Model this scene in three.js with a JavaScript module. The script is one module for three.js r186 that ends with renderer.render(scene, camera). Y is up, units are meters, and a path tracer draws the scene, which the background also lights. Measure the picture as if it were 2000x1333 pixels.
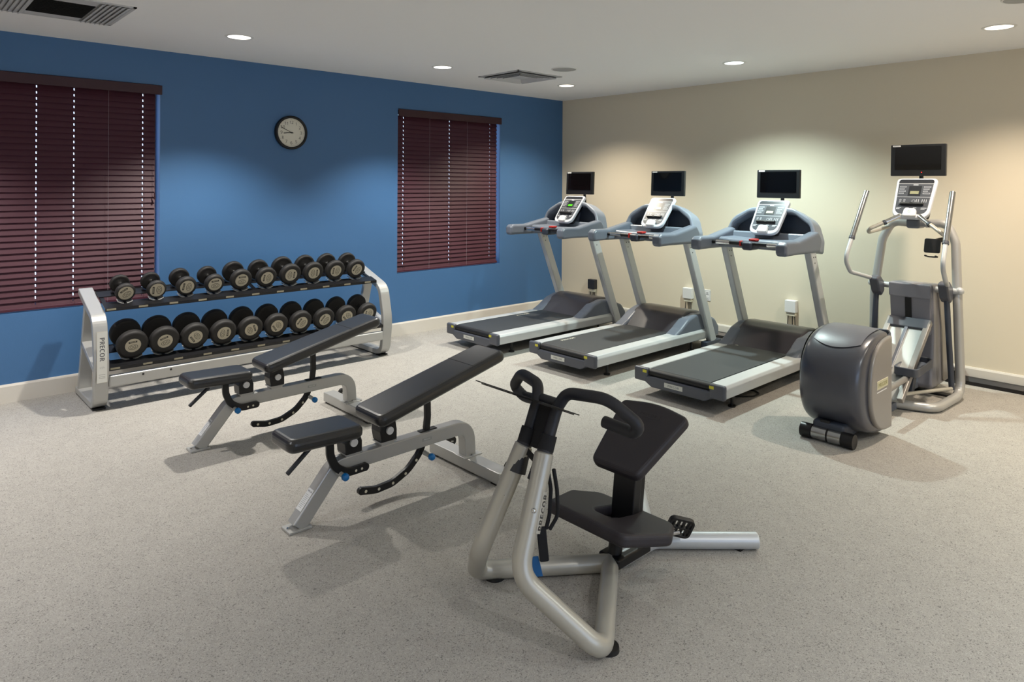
import * as THREE from 'three';
import { RoundedBoxGeometry } from 'three/addons/geometries/RoundedBoxGeometry.js';
import { mergeGeometries } from 'three/addons/utils/BufferGeometryUtils.js';

// ------------------------------------------------------------------ camera, sky, exposure
const scene = new THREE.Scene();
const renderer = new THREE.WebGLRenderer({ antialias: true });
renderer.toneMapping = THREE.LinearToneMapping;
renderer.toneMappingExposure = 1.1;
renderer.shadowMap.enabled = true;
renderer.shadowMap.type = THREE.PCFSoftShadowMap;

const camera = new THREE.PerspectiveCamera(2 * Math.atan(666.5 / 1342) * 180 / Math.PI, 2000 / 1333, 0.05, 60);
camera.position.set(-6.697, 1.64, 6.250);
const YAW = 47.2 * Math.PI / 180;
camera.lookAt(-6.697 + Math.cos(YAW), 1.64, 6.250 - Math.sin(YAW));
camera.rotateZ(0.0056);
camera.setViewOffset(2000, 1333, 0, 308, 2000, 1333);       // a lens shifted down, the camera itself level

scene.background = new THREE.Color().setRGB(0.56, 0.72, 1.0);
scene.backgroundIntensity = 2.4;

const ROOM = { x0: -9.2, x1: 0, z0: 0, z1: 8.6, h: 2.74 };
// downlights: x, z, colour (linear), candela
const LIGHTS = [
  [-4.68, 1.02, [1.0, 0.95, 0.86], 21, 'recessed ceiling downlight over the left half of the dumbbell rack'],
  [-2.76, 1.02, [1.0, 0.97, 0.90], 19, 'recessed ceiling downlight left of the square ceiling vent'],
  [-1.03, 1.02, [1.0, 0.90, 0.74], 17, 'recessed ceiling downlight near the corner of the blue and beige walls'],
  [-1.02, 3.06, [0.82, 1.0, 0.96], 24, 'recessed ceiling downlight above the treadmill nearest the elliptical'],
  [-1.01, 5.05, [1.0, 0.85, 0.68], 17, 'large recessed ceiling downlight near the right edge of the ceiling'],
  [-6.60, 1.02, [1.0, 0.95, 0.90], 18, 'recessed ceiling downlight before the wide blind, outside the picture'],
  [-1.02, 7.10, [1.0, 0.87, 0.68], 18, 'recessed ceiling downlight by the beige wall behind the viewer'],
  [-3.00, 7.30, [0.94, 1.0, 0.97], 18, 'recessed ceiling downlight behind the viewer to the right'],
  [-5.20, 7.50, [1.0, 0.97, 0.93], 18, 'recessed ceiling downlight behind the viewer'],
  [-7.90, 3.40, [0.97, 0.98, 1.0], 14, 'recessed ceiling downlight by the left wall'],
  [-7.90, 6.00, [0.98, 0.98, 0.98], 14, 'recessed ceiling downlight in the corner behind the viewer'],
];
// the lamps along the blue wall have narrow reflectors, those along the beige wall wider ones
const beam = (x, z) => (z < 2 && x < -2 ? [54 * Math.PI / 180, 0.36] : [64 * Math.PI / 180, 0.55]);

// ------------------------------------------------------------------ helpers
let seed = 7;
const rnd = () => { seed = (seed * 1664525 + 1013904223) >>> 0; return seed / 4294967296; };
const V = (x, y, z) => new THREE.Vector3(x, y, z);
const R = (d) => d * Math.PI / 180;
const taken = new Map();
function numbered(n) { const k = taken.get(n) ?? 0; taken.set(n, k + 1); return k ? `${n}_${String(k).padStart(3, '0')}` : n; }
const origin = new Map();
function thing(name, label, category, at, group) {
  const o = new THREE.Group(); o.name = numbered(name); o.position.set(...at); scene.add(o); origin.set(o, V(...at));
  o.userData = { label, category }; if (group) o.userData.group = group;
  return o;
}
// a part given in world coordinates; it is moved into its thing's frame
function part(parent, name, geo, mat, label) {
  let r = parent; while (!origin.has(r)) r = r.parent;
  const g = Array.isArray(geo) ? join(geo) : geo; const p = origin.get(r); g.translate(-p.x, -p.y, -p.z);
  const m = new THREE.Mesh(g, mat); m.name = name; m.castShadow = m.receiveShadow = true; parent.add(m);
  if (label) m.userData.label = label;
  return m;
}
function copyOf(o, at, label) {
  const c = o.clone(); c.name = numbered(o.name.replace(/_\d{3}$/, '')); c.position.set(...at); scene.add(c); c.userData = { ...o.userData, label }; return c;
}
function struct(name, geo, mat, label, category) {
  const m = new THREE.Mesh(Array.isArray(geo) ? join(geo) : geo, mat); m.name = name; m.castShadow = m.receiveShadow = true; scene.add(m);
  m.userData = { kind: 'structure', label, category }; return m;
}
function join(list) {
  return mergeGeometries(list.map((g) => { const k = g.index ? g.toNonIndexed() : g; for (const a of Object.keys(k.attributes)) if (!['position', 'normal', 'uv'].includes(a)) k.deleteAttribute(a); return k; }));
}
const box = (x0, y0, z0, x1, y1, z1) => new THREE.BoxGeometry(Math.abs(x1 - x0), Math.abs(y1 - y0), Math.abs(z1 - z0)).translate((x0 + x1) / 2, (y0 + y1) / 2, (z0 + z1) / 2);
const rbox = (x0, y0, z0, x1, y1, z1, r = 0.006, s = 2) => new RoundedBoxGeometry(Math.abs(x1 - x0), Math.abs(y1 - y0), Math.abs(z1 - z0), s, r).translate((x0 + x1) / 2, (y0 + y1) / 2, (z0 + z1) / 2);
function bar(a, b, r, r2 = r, n = 20) {                       // a round bar between two points
  a = V(...a); b = V(...b); const d = b.clone().sub(a), L = d.length();
  const g = new THREE.CylinderGeometry(r2, r, L, n); g.translate(0, L / 2, 0);
  g.applyQuaternion(new THREE.Quaternion().setFromUnitVectors(V(0, 1, 0), d.normalize())); return g.translate(a.x, a.y, a.z);
}
function rounded(pts, rad, closed = false, steps = 8) {       // round the corners of a polyline
  const P = pts.map((p) => V(...p)), n = P.length, out = [];
  for (let i = 0; i < n; i++) {
    const r0 = Array.isArray(rad) ? rad[i] : rad;
    if (!closed && (i === 0 || i === n - 1) || !r0) { out.push(P[i].clone()); continue; }
    const a = P[(i - 1 + n) % n], b = P[i], c = P[(i + 1) % n];
    const u = a.clone().sub(b), v = c.clone().sub(b), lu = u.length(), lv = v.length(); u.normalize(); v.normalize();
    const ang = Math.acos(THREE.MathUtils.clamp(u.dot(v), -1, 1)); const t = Math.min(r0 / Math.tan(ang / 2), lu * 0.49, lv * 0.49);
    const s = b.clone().addScaledVector(u, t), e = b.clone().addScaledVector(v, t);
    for (let k = 0; k <= steps; k++) { const q = k / steps; out.push(s.clone().multiplyScalar((1 - q) ** 2).addScaledVector(b, 2 * q * (1 - q)).addScaledVector(e, q * q)); }
  }
  return out;
}
class Poly extends THREE.Curve {
  constructor(p) { super(); this.p = p; this.l = [0]; for (let i = 1; i < p.length; i++) this.l.push(this.l[i - 1] + p[i].distanceTo(p[i - 1])); }
  getPoint(t, o = new THREE.Vector3()) { const s = t * this.l.at(-1); let i = 1; while (i < this.l.length - 1 && this.l[i] < s) i++; const d = this.l[i] - this.l[i - 1] || 1; return o.copy(this.p[i - 1]).lerp(this.p[i], THREE.MathUtils.clamp((s - this.l[i - 1]) / d, 0, 1)); }
  getPointAt(t, o) { return this.getPoint(t, o); }
}
function tube(pts, rad, r, n = 16, caps = true) {
  const P = rounded(pts, rad), c = new Poly(P), L = c.l.at(-1);
  const list = [new THREE.TubeGeometry(c, Math.max(16, Math.min(160, Math.round(L / 0.012))), r, n)];
  if (caps) for (const [e, q] of [[P[0], P[1]], [P.at(-1), P.at(-2)]]) {
    const g = new THREE.SphereGeometry(r, n, 6, 0, Math.PI * 2, 0, Math.PI / 2); g.scale(1, 0.35, 1);
    g.applyQuaternion(new THREE.Quaternion().setFromUnitVectors(V(0, 1, 0), e.clone().sub(q).normalize())); list.push(g.translate(e.x, e.y, e.z));
  }
  return join(list);
}
function offset(P, w, closed) {
  const n = P.length, L = [], Rr = [];
  for (let i = 0; i < n; i++) {
    const a = closed ? P[(i - 1 + n) % n] : P[Math.max(0, i - 1)], b = closed ? P[(i + 1) % n] : P[Math.min(n - 1, i + 1)];
    const d = b.clone().sub(a).normalize(); L.push(new THREE.Vector2(P[i].x - d.y * w / 2, P[i].y + d.x * w / 2)); Rr.push(new THREE.Vector2(P[i].x + d.y * w / 2, P[i].y - d.x * w / 2));
  }
  return [L, Rr];
}
function strokeShape(pts, rad, w, closed = false) {           // a flat band of width w along a rounded polyline
  const P = rounded(pts.map(([x, y]) => [x, y, 0]), rad, closed); const [L, Q] = offset(P, w, closed);
  if (!closed) return new THREE.Shape([...L, ...Q.reverse()]);
  const area = (p) => Math.abs(THREE.ShapeUtils.area(p)); const [o, i] = area(L) > area(Q) ? [L, Q] : [Q, L];
  const s = new THREE.Shape(o); s.holes.push(new THREE.Path(i)); return s;
}
function polyShape(pts, rad) { const P = rounded(pts.map(([x, y]) => [x, y, 0]), rad, true); return new THREE.Shape(P.map((p) => new THREE.Vector2(p.x, p.y))); }
// extrude a shape drawn in (x, y) along z from z0 to z1
function extZ(shape, z0, z1, bevel = 0.003) {
  const b = Math.min(bevel, (z1 - z0) / 2.2);
  return new THREE.ExtrudeGeometry(shape, { depth: z1 - z0 - 2 * b, bevelEnabled: b > 0, bevelThickness: b, bevelSize: b, bevelOffset: -b, bevelSegments: b > 0.01 ? 4 : 2, curveSegments: 16 }).translate(0, 0, z0 + b);
}
// extrude a shape drawn in (z, y) along x from x0 to x1
function extX(shape, x0, x1, bevel = 0.003) {
  const g = extZ(shape, 0, x1 - x0, bevel); g.applyMatrix4(new THREE.Matrix4().makeBasis(V(0, 0, 1), V(0, 1, 0), V(-1, 0, 0))); return g.translate(x1, 0, 0);
}
const rectShape = (w, h, r) => polyShape([[-w / 2, -h / 2], [w / 2, -h / 2], [w / 2, h / 2], [-w / 2, h / 2]], r);
// a slab: outline in its own (u, v) plane, thickness along the normal u x v, placed on a frame
function slab(shape, t, at, u, v, bevel = 0.004) {
  const g = extZ(shape, -t / 2, t / 2, bevel); u = V(...u).normalize(); v = V(...v); const n = u.clone().cross(v).normalize(); v = n.clone().cross(u);
  return g.applyMatrix4(new THREE.Matrix4().makeBasis(u, v, n)).translate(...at);
}
function plate(w, h, at, u, v) {                              // a thin printed sheet
  const g = new THREE.BoxGeometry(w, h, 0.0012); u = V(...u).normalize(); v = V(...v); const n = u.clone().cross(v).normalize(); v = n.clone().cross(u);
  return g.applyMatrix4(new THREE.Matrix4().makeBasis(u, v, n)).translate(...at);
}
const sph = (r, at, sx = 1, sy = 1, sz = 1) => new THREE.SphereGeometry(r, 18, 12).scale(sx, sy, sz).translate(...at);

// ------------------------------------------------------------------ textures and materials
function canvasTex(w, h, draw) {
  const c = document.createElement('canvas'); c.width = w; c.height = h; const g = c.getContext('2d'); draw(g, w, h);
  const t = new THREE.CanvasTexture(c); t.colorSpace = THREE.SRGBColorSpace; t.anisotropy = 4; return t;
}
function noiseTex(n, fn, srgb = true) {
  const d = new Uint8Array(n * n * 4);
  for (let y = 0; y < n; y++) for (let x = 0; x < n; x++) { const c = fn(x, y, n), i = (y * n + x) * 4; d[i] = c[0]; d[i + 1] = c[1]; d[i + 2] = c[2]; d[i + 3] = 255; }
  const t = new THREE.DataTexture(d, n, n); t.wrapS = t.wrapT = THREE.RepeatWrapping; t.magFilter = THREE.LinearFilter; t.minFilter = THREE.LinearMipmapLinearFilter; t.generateMipmaps = true;
  if (srgb) t.colorSpace = THREE.SRGBColorSpace; t.needsUpdate = true; return t;
}
function lattice(n) { const a = new Float32Array(n * n); for (let i = 0; i < a.length; i++) a[i] = rnd(); return (u, v) => { u = ((u % n) + n) % n; v = ((v % n) + n) % n; const x = Math.floor(u), y = Math.floor(v), f = u - x, g = v - y, s = f * f * (3 - 2 * f), t = g * g * (3 - 2 * g), X = (x + 1) % n, Y = (y + 1) % n; return (a[y * n + x] * (1 - s) + a[y * n + X] * s) * (1 - t) + (a[Y * n + x] * (1 - s) + a[Y * n + X] * s) * t; }; }
const la = lattice(16), lb = lattice(64), lc = lattice(256);
// speckled rubber granule floor: fine dark and light grains on a grey ground
const floorTex = noiseTex(1024, (x, y, n) => {
  const m = (la(x / n * 16, y / n * 16) - 0.5) * 5 + (lb(x / n * 64, y / n * 64) - 0.5) * 5; const g = lc(x / n * 256, y / n * 256); const q = rnd();
  let v = 162 + m + (q - 0.5) * 38; if (g > 0.74) v -= 46 * Math.min(1, (g - 0.74) * 6); if (g < 0.2) v += 14; if (q > 0.95) v -= 36;
  return [v, v * 0.978, v * 0.94];
});
floorTex.repeat.set(1.15, 1.15);
const paintBump = noiseTex(256, (x, y, n) => { const v = 110 + 90 * lc(x, y) + 40 * rnd(); return [v, v, v]; }, false); paintBump.repeat.set(2.5, 2.5);
const vinylBump = noiseTex(256, (x, y, n) => { const v = 100 + 110 * lc(x * 1.0, y * 1.0) + 40 * rnd(); return [v, v, v]; }, false); vinylBump.repeat.set(5, 5);

const std = (c, rough, metal = 0, more = {}) => new THREE.MeshStandardMaterial({ color: new THREE.Color(c), roughness: rough, metalness: metal, ...more });
const phy = (c, rough, metal = 0, more = {}) => new THREE.MeshPhysicalMaterial({ color: new THREE.Color(c), roughness: rough, metalness: metal, ...more });
const M = {
  floor: std('#ffffff', 0.85, 0, { map: floorTex }),
  blue: std('#426c9a', 0.45, 0, { bumpMap: paintBump, bumpScale: 0.0006 }),
  beige: std('#dcd2bd', 0.62, 0, { bumpMap: paintBump, bumpScale: 0.0006 }),
  ceiling: std('#f4f4f4', 0.9), base: std('#d6d1c8', 0.5),
  silver: std('#b4b4b2', 0.34, 0.4), champagne: std('#b5b2a8', 0.34, 0.3), alu: std('#c3c6c8', 0.38, 0.3), bright: std('#a9abad', 0.2, 0.95), chrome: std('#d8d8d8', 0.1, 1),
  vinyl: phy('#0e0f13', 0.42, 0, { bumpMap: vinylBump, bumpScale: 0.0004, clearcoat: 0.7, clearcoatRoughness: 0.32 }),
  pad: std('#29252a', 0.55), black: std('#101012', 0.5), blackSteel: std('#121215', 0.38, 0.1), rubber: std('#1b1918', 0.62), grip: std('#24252b', 0.5),
  slate: std('#4c4f58', 0.36), slateLight: std('#666d79', 0.36), slateDeep: std('#343a46', 0.42), belt: std('#2e3236', 0.55), hood: std('#3f3c40', 0.28),
  ash: std('#808088', 0.36), slate2: std('#62626a', 0.38), recess: std('#424b5a', 0.5), rim: std('#7d8592', 0.34), graphite: phy('#4a4c55', 0.3, 0.2, { clearcoat: 0.5, clearcoatRoughness: 0.25 }), panelSilver: std('#8f8b87', 0.34, 0.3), ramp: std('#b9bcba', 0.35, 0.3),
  white: std('#dcdcdc', 0.45), cream: std('#d6d0bc', 0.6), red: std('#b3241c', 0.45), knob: std('#0a6fb5', 0.35), blueStrap: std('#1d5d97', 0.7), strap: std('#14151a', 0.8),
  screen: phy('#060607', 0.12, 0, { clearcoat: 0.4 }), bezel: std('#1b1d20', 0.35), ring: std('#e4e4e2', 0.5), vent: std('#bfc0c2', 0.55), plenum: std('#1d1d1e', 0.9), speaker: std('#a9a9a8', 0.85),
  wood: std('#451b2a', 0.55), woodDark: std('#34131d', 0.5), cord: std('#8a7d86', 0.7), yellow: std('#c9c23c', 0.5), deck: std('#26282b', 0.6), frameWhite: std('#c8ccd4', 0.45),
  tag: std('#8c8672', 0.7), glass: phy('#ffffff', 0.02, 0, { transmission: 1, thickness: 0, ior: 1.45 }),
};
function printed(tex, rough = 0.5) { return new THREE.MeshStandardMaterial({ map: tex, roughness: rough }); }

// ------------------------------------------------------------------ the room
const uvMetres = (g, sx, sy) => { const u = g.attributes.uv; for (let i = 0; i < u.count; i++) u.setXY(i, u.getX(i) * sx, u.getY(i) * sy); return g; };
const W = ROOM.x1 - ROOM.x0, D = ROOM.z1 - ROOM.z0;
struct('floor', uvMetres(box(ROOM.x0 - 0.2, -0.12, -0.2, 0.2, 0, ROOM.z1 + 0.2), W + 0.4, D + 0.4), M.floor, 'speckled grey rubber gym floor', 'floor');
struct('ceiling', box(ROOM.x0 - 0.2, ROOM.h, -0.2, 0.2, ROOM.h + 0.15, ROOM.z1 + 0.2), M.ceiling, 'plain white painted ceiling', 'ceiling');
const WIN = [{ x0: -7.15, x1: -4.945, y0: 0.655, y1: 2.45 }, { x0: -2.585, x1: -1.11, y0: 0.665, y1: 2.44 }];
{
  const s = new THREE.Shape([[ROOM.x0 - 0.2, 0], [0.2, 0], [0.2, ROOM.h], [ROOM.x0 - 0.2, ROOM.h]].map(([x, y]) => new THREE.Vector2(x, y)));
  for (const w of WIN) s.holes.push(new THREE.Path([[w.x0, w.y0], [w.x0, w.y1], [w.x1, w.y1], [w.x1, w.y0]].map(([x, y]) => new THREE.Vector2(x, y))));
  struct('wall_back', extZ(s, -0.2, 0, 0), M.blue, 'blue painted wall with two blinds and a clock', 'wall');
}
struct('wall_right', uvMetres(box(0, 0, 0, 0.2, ROOM.h, ROOM.z1 + 0.2), D, ROOM.h), M.beige, 'beige painted wall behind the treadmills', 'wall');
struct('wall_left', uvMetres(box(ROOM.x0 - 0.2, 0, 0, ROOM.x0, ROOM.h, ROOM.z1), D, ROOM.h), M.beige, 'beige wall to the left, outside the picture', 'wall');
const GLZ = { x0: -6.6, x1: -3.6, y0: 0.3, y1: 2.2 };       // the day-lit glazing behind the viewer that the glossy drum and the pads mirror
{
  const s = new THREE.Shape([[ROOM.x0, 0], [0, 0], [0, ROOM.h], [ROOM.x0, ROOM.h]].map(([x, y]) => new THREE.Vector2(x, y)));
  s.holes.push(new THREE.Path([[GLZ.x0, GLZ.y0], [GLZ.x0, GLZ.y1], [GLZ.x1, GLZ.y1], [GLZ.x1, GLZ.y0]].map(([x, y]) => new THREE.Vector2(x, y))));
  struct('wall_front', extZ(s, ROOM.z1, ROOM.z1 + 0.2, 0), M.beige, 'beige wall behind the viewer', 'wall');
  const bars = [box(GLZ.x0, GLZ.y0, ROOM.z1 + 0.1, GLZ.x1, GLZ.y0 + 0.05, ROOM.z1 + 0.15), box(GLZ.x0, GLZ.y1 - 0.05, ROOM.z1 + 0.1, GLZ.x1, GLZ.y1, ROOM.z1 + 0.15)];
  for (let k = 0; k <= 4; k++) { const x = GLZ.x0 + 0.025 + (GLZ.x1 - GLZ.x0 - 0.05) * k / 4; bars.push(box(x - 0.025, GLZ.y0 + 0.05, ROOM.z1 + 0.1, x + 0.025, GLZ.y1 - 0.05, ROOM.z1 + 0.15)); }
  const g = struct('window_3', bars, M.white, 'wide window behind the viewer', 'window');
  for (let k = 0; k < 4; k++) { const w = (GLZ.x1 - GLZ.x0 - 0.05) / 4, x = GLZ.x0 + 0.025 + w * k; const p = new THREE.Mesh(box(x + 0.025, GLZ.y0 + 0.05, ROOM.z1 + 0.123, x + w - 0.025, GLZ.y1 - 0.05, ROOM.z1 + 0.127), M.glass); p.name = 'pane'; g.add(p); }
}
{
  const prof = (L) => polyShape([[0, 0], [0.016, 0], [0.016, 0.12], [0.009, 0.135], [0, 0.135]], 0);
  const a = extX(prof(), ROOM.x0, 0, 0); struct('baseboard_back', a, M.base, 'cream baseboard along the blue wall', 'baseboard');
  const b = extZ(new THREE.Shape([[0, 0], [-0.016, 0], [-0.016, 0.12], [-0.009, 0.135], [0, 0.135]].map((p) => new THREE.Vector2(...p))), 0.016, ROOM.z1, 0); struct('baseboard_right', b, M.base, 'grey-white baseboard along the beige wall', 'baseboard');
}
WIN.forEach((w, i) => {
  const g = struct(`window_${i + 1}`, [box(w.x0, w.y0, -0.185, w.x0 + 0.05, w.y1, -0.135), box(w.x1 - 0.05, w.y0, -0.185, w.x1, w.y1, -0.135), box(w.x0, w.y0, -0.185, w.x1, w.y0 + 0.05, -0.135), box(w.x0, w.y1 - 0.05, -0.185, w.x1, w.y1, -0.135)], M.white, i ? 'narrow window behind the closed brown blind' : 'wide window behind the closed brown blind', 'window');
  const p = new THREE.Mesh(box(w.x0 + 0.05, w.y0 + 0.05, -0.162, w.x1 - 0.05, w.y1 - 0.05, -0.158), M.glass); p.name = 'pane'; g.add(p);
});

// ------------------------------------------------------------------ downlights
for (const [x, z, c, cd, label] of LIGHTS) {
  const o = thing('downlight', label, 'downlight', [x, ROOM.h, z], 'recessed ceiling downlights');
  const lathe = (p) => new THREE.LatheGeometry(p.map(([a, b]) => new THREE.Vector2(a, b)), 40).translate(x, ROOM.h, z);
  part(o, 'trim_ring', lathe([[0.082, 0], [0.084, -0.005], [0.1, -0.004], [0.104, 0]]), M.ring);
  part(o, 'lens', lathe([[0.0001, -0.003], [0.083, -0.003], [0.083, -0.001], [0.0001, -0.001]]), new THREE.MeshStandardMaterial({ color: 0xffffff, emissive: new THREE.Color().setRGB(...c), emissiveIntensity: 3.0, roughness: 0.6 }));
  const l = new THREE.SpotLight(new THREE.Color().setRGB(...c), cd, 0, ...beam(x, z), 2);
  l.position.set(0, -0.012, 0); l.target.position.set(0, -1, 0); l.castShadow = true; l.shadow.radius = 2.2; l.shadow.mapSize.set(1024, 1024); l.shadow.bias = -0.0005;
  l.name = 'lamp'; o.add(l); o.add(l.target); l.target.name = 'lamp_aim';
}

// ------------------------------------------------------------------ ceiling vents and speakers
{
  const y = ROOM.h, x0 = -6.19, x1 = -5.49, z0 = 0.78, z1 = 1.45;
  const v = thing('ceiling_vent', 'large square ceiling vent with dark middle grille above the wide blind', 'vent', [-5.84, y, 1.115]);
  part(v, 'frame', [box(x0, y - 0.008, z0, x1, y, z0 + 0.02), box(x0, y - 0.008, z1 - 0.02, x1, y, z1), box(x0, y - 0.008, z0, x0 + 0.02, y, z1), box(x1 - 0.02, y - 0.008, z0, x1, y, z1)], M.vent);
  part(v, 'back_plate', box(x0 + 0.01, y - 0.001, z0 + 0.01, x1 - 0.01, y - 0.0002, z1 - 0.01), M.vent);
  part(v, 'plenum', box(-6.0, y - 0.002, z0 + 0.125, -5.69, y - 0.0012, z1 - 0.125), M.plenum);
  part(v, 'centre_panel', [box(-6.0, y - 0.007, z0 + 0.022, -5.69, y - 0.003, z0 + 0.13), box(-6.0, y - 0.007, z1 - 0.13, -5.69, y - 0.003, z1 - 0.022)], M.vent);
  for (let k = 0; k < 16; k++) { const z = 0.92 + k * 0.026; part(v, 'grille_bar', new THREE.BoxGeometry(0.31, 0.0025, 0.012).rotateX(0.7).translate(-5.845, y - 0.008, z), M.plenum); }
  for (const s of [-1, 1]) for (let k = 0; k < 6; k++) part(v, 'louvre', new THREE.BoxGeometry(0.031, 0.003, z1 - z0 - 0.05).rotateZ(0.42).translate(-5.84 + s * (0.175 + k * 0.028), y - 0.011, 1.115), M.vent);
}
{
  const y = ROOM.h, x0 = -2.15, x1 = -1.54, z0 = 0.82, z1 = 1.43, cx = (x0 + x1) / 2, cz = (z0 + z1) / 2;
  const v = thing('ceiling_vent', 'small square four-way ceiling vent beside the round ceiling speaker', 'vent', [cx, y, cz]);
  part(v, 'frame', [box(x0, y - 0.008, z0, x1, y, z0 + 0.03), box(x0, y - 0.008, z1 - 0.03, x1, y, z1), box(x0, y - 0.008, z0, x0 + 0.03, y, z1), box(x1 - 0.03, y - 0.008, z0, x1, y, z1)], M.vent);
  part(v, 'plenum', box(x0 + 0.02, y - 0.001, z0 + 0.02, x1 - 0.02, y - 0.0002, z1 - 0.02), M.plenum);
  for (let k = 0; k < 4; k++) {
    const r = 0.255 - k * 0.045, L = 2 * r;
    for (let q = 0; q < 4; q++) part(v, 'louvre', new THREE.BoxGeometry(L, 0.003, 0.034).rotateX(0.62).translate(0, 0, r).rotateY(q * Math.PI / 2).translate(cx, y - 0.014, cz), M.vent);
  }
  part(v, 'centre_plate', box(cx - 0.09, y - 0.012, cz - 0.09, cx + 0.09, y - 0.009, cz + 0.09), M.vent);
}
for (const [x, z, r, label] of [[-1.858, 1.752, 0.125, 'round ceiling speaker grille beside the small square vent'], [-1.78, 5.33, 0.11, 'round ceiling speaker at the top right edge of the picture']]) {
  const s = thing('ceiling_speaker', label, 'speaker', [x, ROOM.h, z], 'ceiling speakers');
  const lathe = (p) => new THREE.LatheGeometry(p.map(([a, b]) => new THREE.Vector2(a, b)), 40).translate(x, ROOM.h, z);
  part(s, 'rim', lathe([[r * 0.9, -0.006], [r * 0.97, -0.007], [r, -0.003], [r, 0]]), M.ring);
  part(s, 'grille', lathe([[0.0001, -0.007], [r * 0.5, -0.0065], [r * 0.9, -0.005], [r * 0.9, -0.001]]), M.speaker);
}

// ------------------------------------------------------------------ blinds
function blind(w, tapes, cords, label) {
  const L = w.x1 - w.x0 - 0.035, cx = (w.x0 + w.x1) / 2 - 0.012, z = -0.036;
  const b = thing('window_blind', label, 'blind', [cx, w.y0, z], 'dark wooden venetian blinds');
  part(b, 'valance', rbox(w.x0 + 0.004, w.y1 - 0.082, 0.002, w.x1 + 0.012, w.y1 - 0.004, 0.016, 0.004), M.woodDark);
  part(b, 'headrail', box(cx - L / 2, w.y1 - 0.06, z - 0.028, cx + L / 2, w.y1 - 0.012, z + 0.028), M.woodDark);
  const s = new THREE.Shape([[-L / 2, -0.026], [L / 2, -0.026], [L / 2, 0.026], [-L / 2, 0.026]].map((p) => new THREE.Vector2(...p)));
  for (const t of tapes) { const x = t - cx; s.holes.push(new THREE.Path([[x - 0.0036, -0.010], [x - 0.0036, 0.010], [x + 0.0036, 0.010], [x + 0.0036, -0.010]].map((p) => new THREE.Vector2(...p)))); }
  const slatGeo = extZ(s, -0.0014, 0.0014, 0).rotateX(R(-19));           // slats nearly closed, their room-side edge down
  const top = w.y1 - 0.092, bot = w.y0 + 0.052, n = Math.round((top - bot) / 0.0462);
  for (let k = 0; k <= n; k++) {
    const m = new THREE.Mesh(slatGeo, M.wood); m.name = 'slat'; m.castShadow = m.receiveShadow = true; m.position.set(0, top + (bot - top) * k / n - w.y0, 0);
    m.rotation.x = (rnd() - 0.5) * 0.03; m.rotation.z = (rnd() - 0.5) * 0.0018; b.add(m);
  }
  part(b, 'bottom_rail', rbox(cx - L / 2, w.y0 + 0.008, z - 0.022, cx + L / 2, w.y0 + 0.03, z + 0.026, 0.004), M.wood);
  for (const c of cords) part(b, 'pull_cord', bar([c, w.y0 + 0.02, z + 0.032], [c, w.y1 - 0.06, z + 0.032], 0.0013, 0.0013, 6), M.cord);
  for (const t of tapes) part(b, 'ladder_string', bar([t + 0.006, w.y0 + 0.02, z + 0.029], [t + 0.006, w.y1 - 0.06, z + 0.029], 0.0011, 0.0011, 6), M.woodDark);
  return b;
}
{
  const b = blind(WIN[0], [-6.9, -6.4, -5.804, -5.559, -5.069], [-5.326], 'wide dark red-brown wooden blind behind the dumbbell rack');
  part(b, 'tilt_cord', [bar([-4.985, 1.55, 0.004], [-4.985, 2.36, 0.004], 0.0015, 0.0015, 6), bar([-4.985, 1.49, 0.004], [-4.985, 1.55, 0.004], 0.007, 0.003, 10)], M.woodDark);
  const c = blind(WIN[1], [-2.492, -1.863, -1.249], [-2.161, -1.624], 'narrow dark red-brown wooden blind between the clock and the corner');
  part(c, 'tilt_cord', [bar([-2.545, 1.2, 0.004], [-2.545, 2.36, 0.004], 0.0015, 0.0015, 6), bar([-2.545, 1.14, 0.004], [-2.545, 1.2, 0.004], 0.007, 0.003, 10)], M.woodDark);
}

// ------------------------------------------------------------------ wall clock
{
  const x = -3.796, y = 2.112, r = 0.16;
  const o = thing('wall_clock', 'round white-faced wall clock with black rim on the blue wall', 'clock', [x, y, 0]);
  const lathe = (p) => new THREE.LatheGeometry(p.map(([a, b]) => new THREE.Vector2(a, b)), 56).rotateX(Math.PI / 2).translate(x, y, 0);
  part(o, 'rim', lathe([[0.0001, 0.002], [r, 0.002], [r, 0.03], [r - 0.008, 0.042], [r - 0.02, 0.04], [r - 0.024, 0.026], [r - 0.024, 0.02]]), M.black);
  const t = canvasTex(512, 512, (g) => {
    g.fillStyle = '#d8d5c8'; g.fillRect(0, 0, 512, 512); g.fillStyle = '#16161a'; g.font = '74px sans-serif'; g.textAlign = 'center'; g.textBaseline = 'middle';
    for (let k = 1; k <= 12; k++) { const a = k * Math.PI / 6; g.fillText(String(k), 256 + Math.sin(a) * 184, 256 - Math.cos(a) * 184); }
    for (let k = 0; k < 60; k++) { const a = k * Math.PI / 30; g.lineWidth = k % 5 ? 2 : 4; g.strokeStyle = '#16161a'; g.beginPath(); g.moveTo(256 + Math.sin(a) * 232, 256 - Math.cos(a) * 232); g.lineTo(256 + Math.sin(a) * 243, 256 - Math.cos(a) * 243); g.stroke(); }
  });
  part(o, 'dial', new THREE.CircleGeometry(r - 0.0235, 56).translate(x, y, 0.0225), printed(t, 0.4));
  const hand = (deg, L, w, z) => new THREE.BoxGeometry(w, L, 0.0015).translate(0, L / 2 - 0.018, 0).rotateZ(-R(deg)).translate(x, y, z);
  part(o, 'hour_hand', hand(264, 0.095, 0.007, 0.026), M.black); part(o, 'minute_hand', hand(295, 0.13, 0.0045, 0.0285), M.black); part(o, 'hub', new THREE.CylinderGeometry(0.007, 0.007, 0.01, 16).rotateX(Math.PI / 2).translate(x, y, 0.027), M.black);
}

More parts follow.
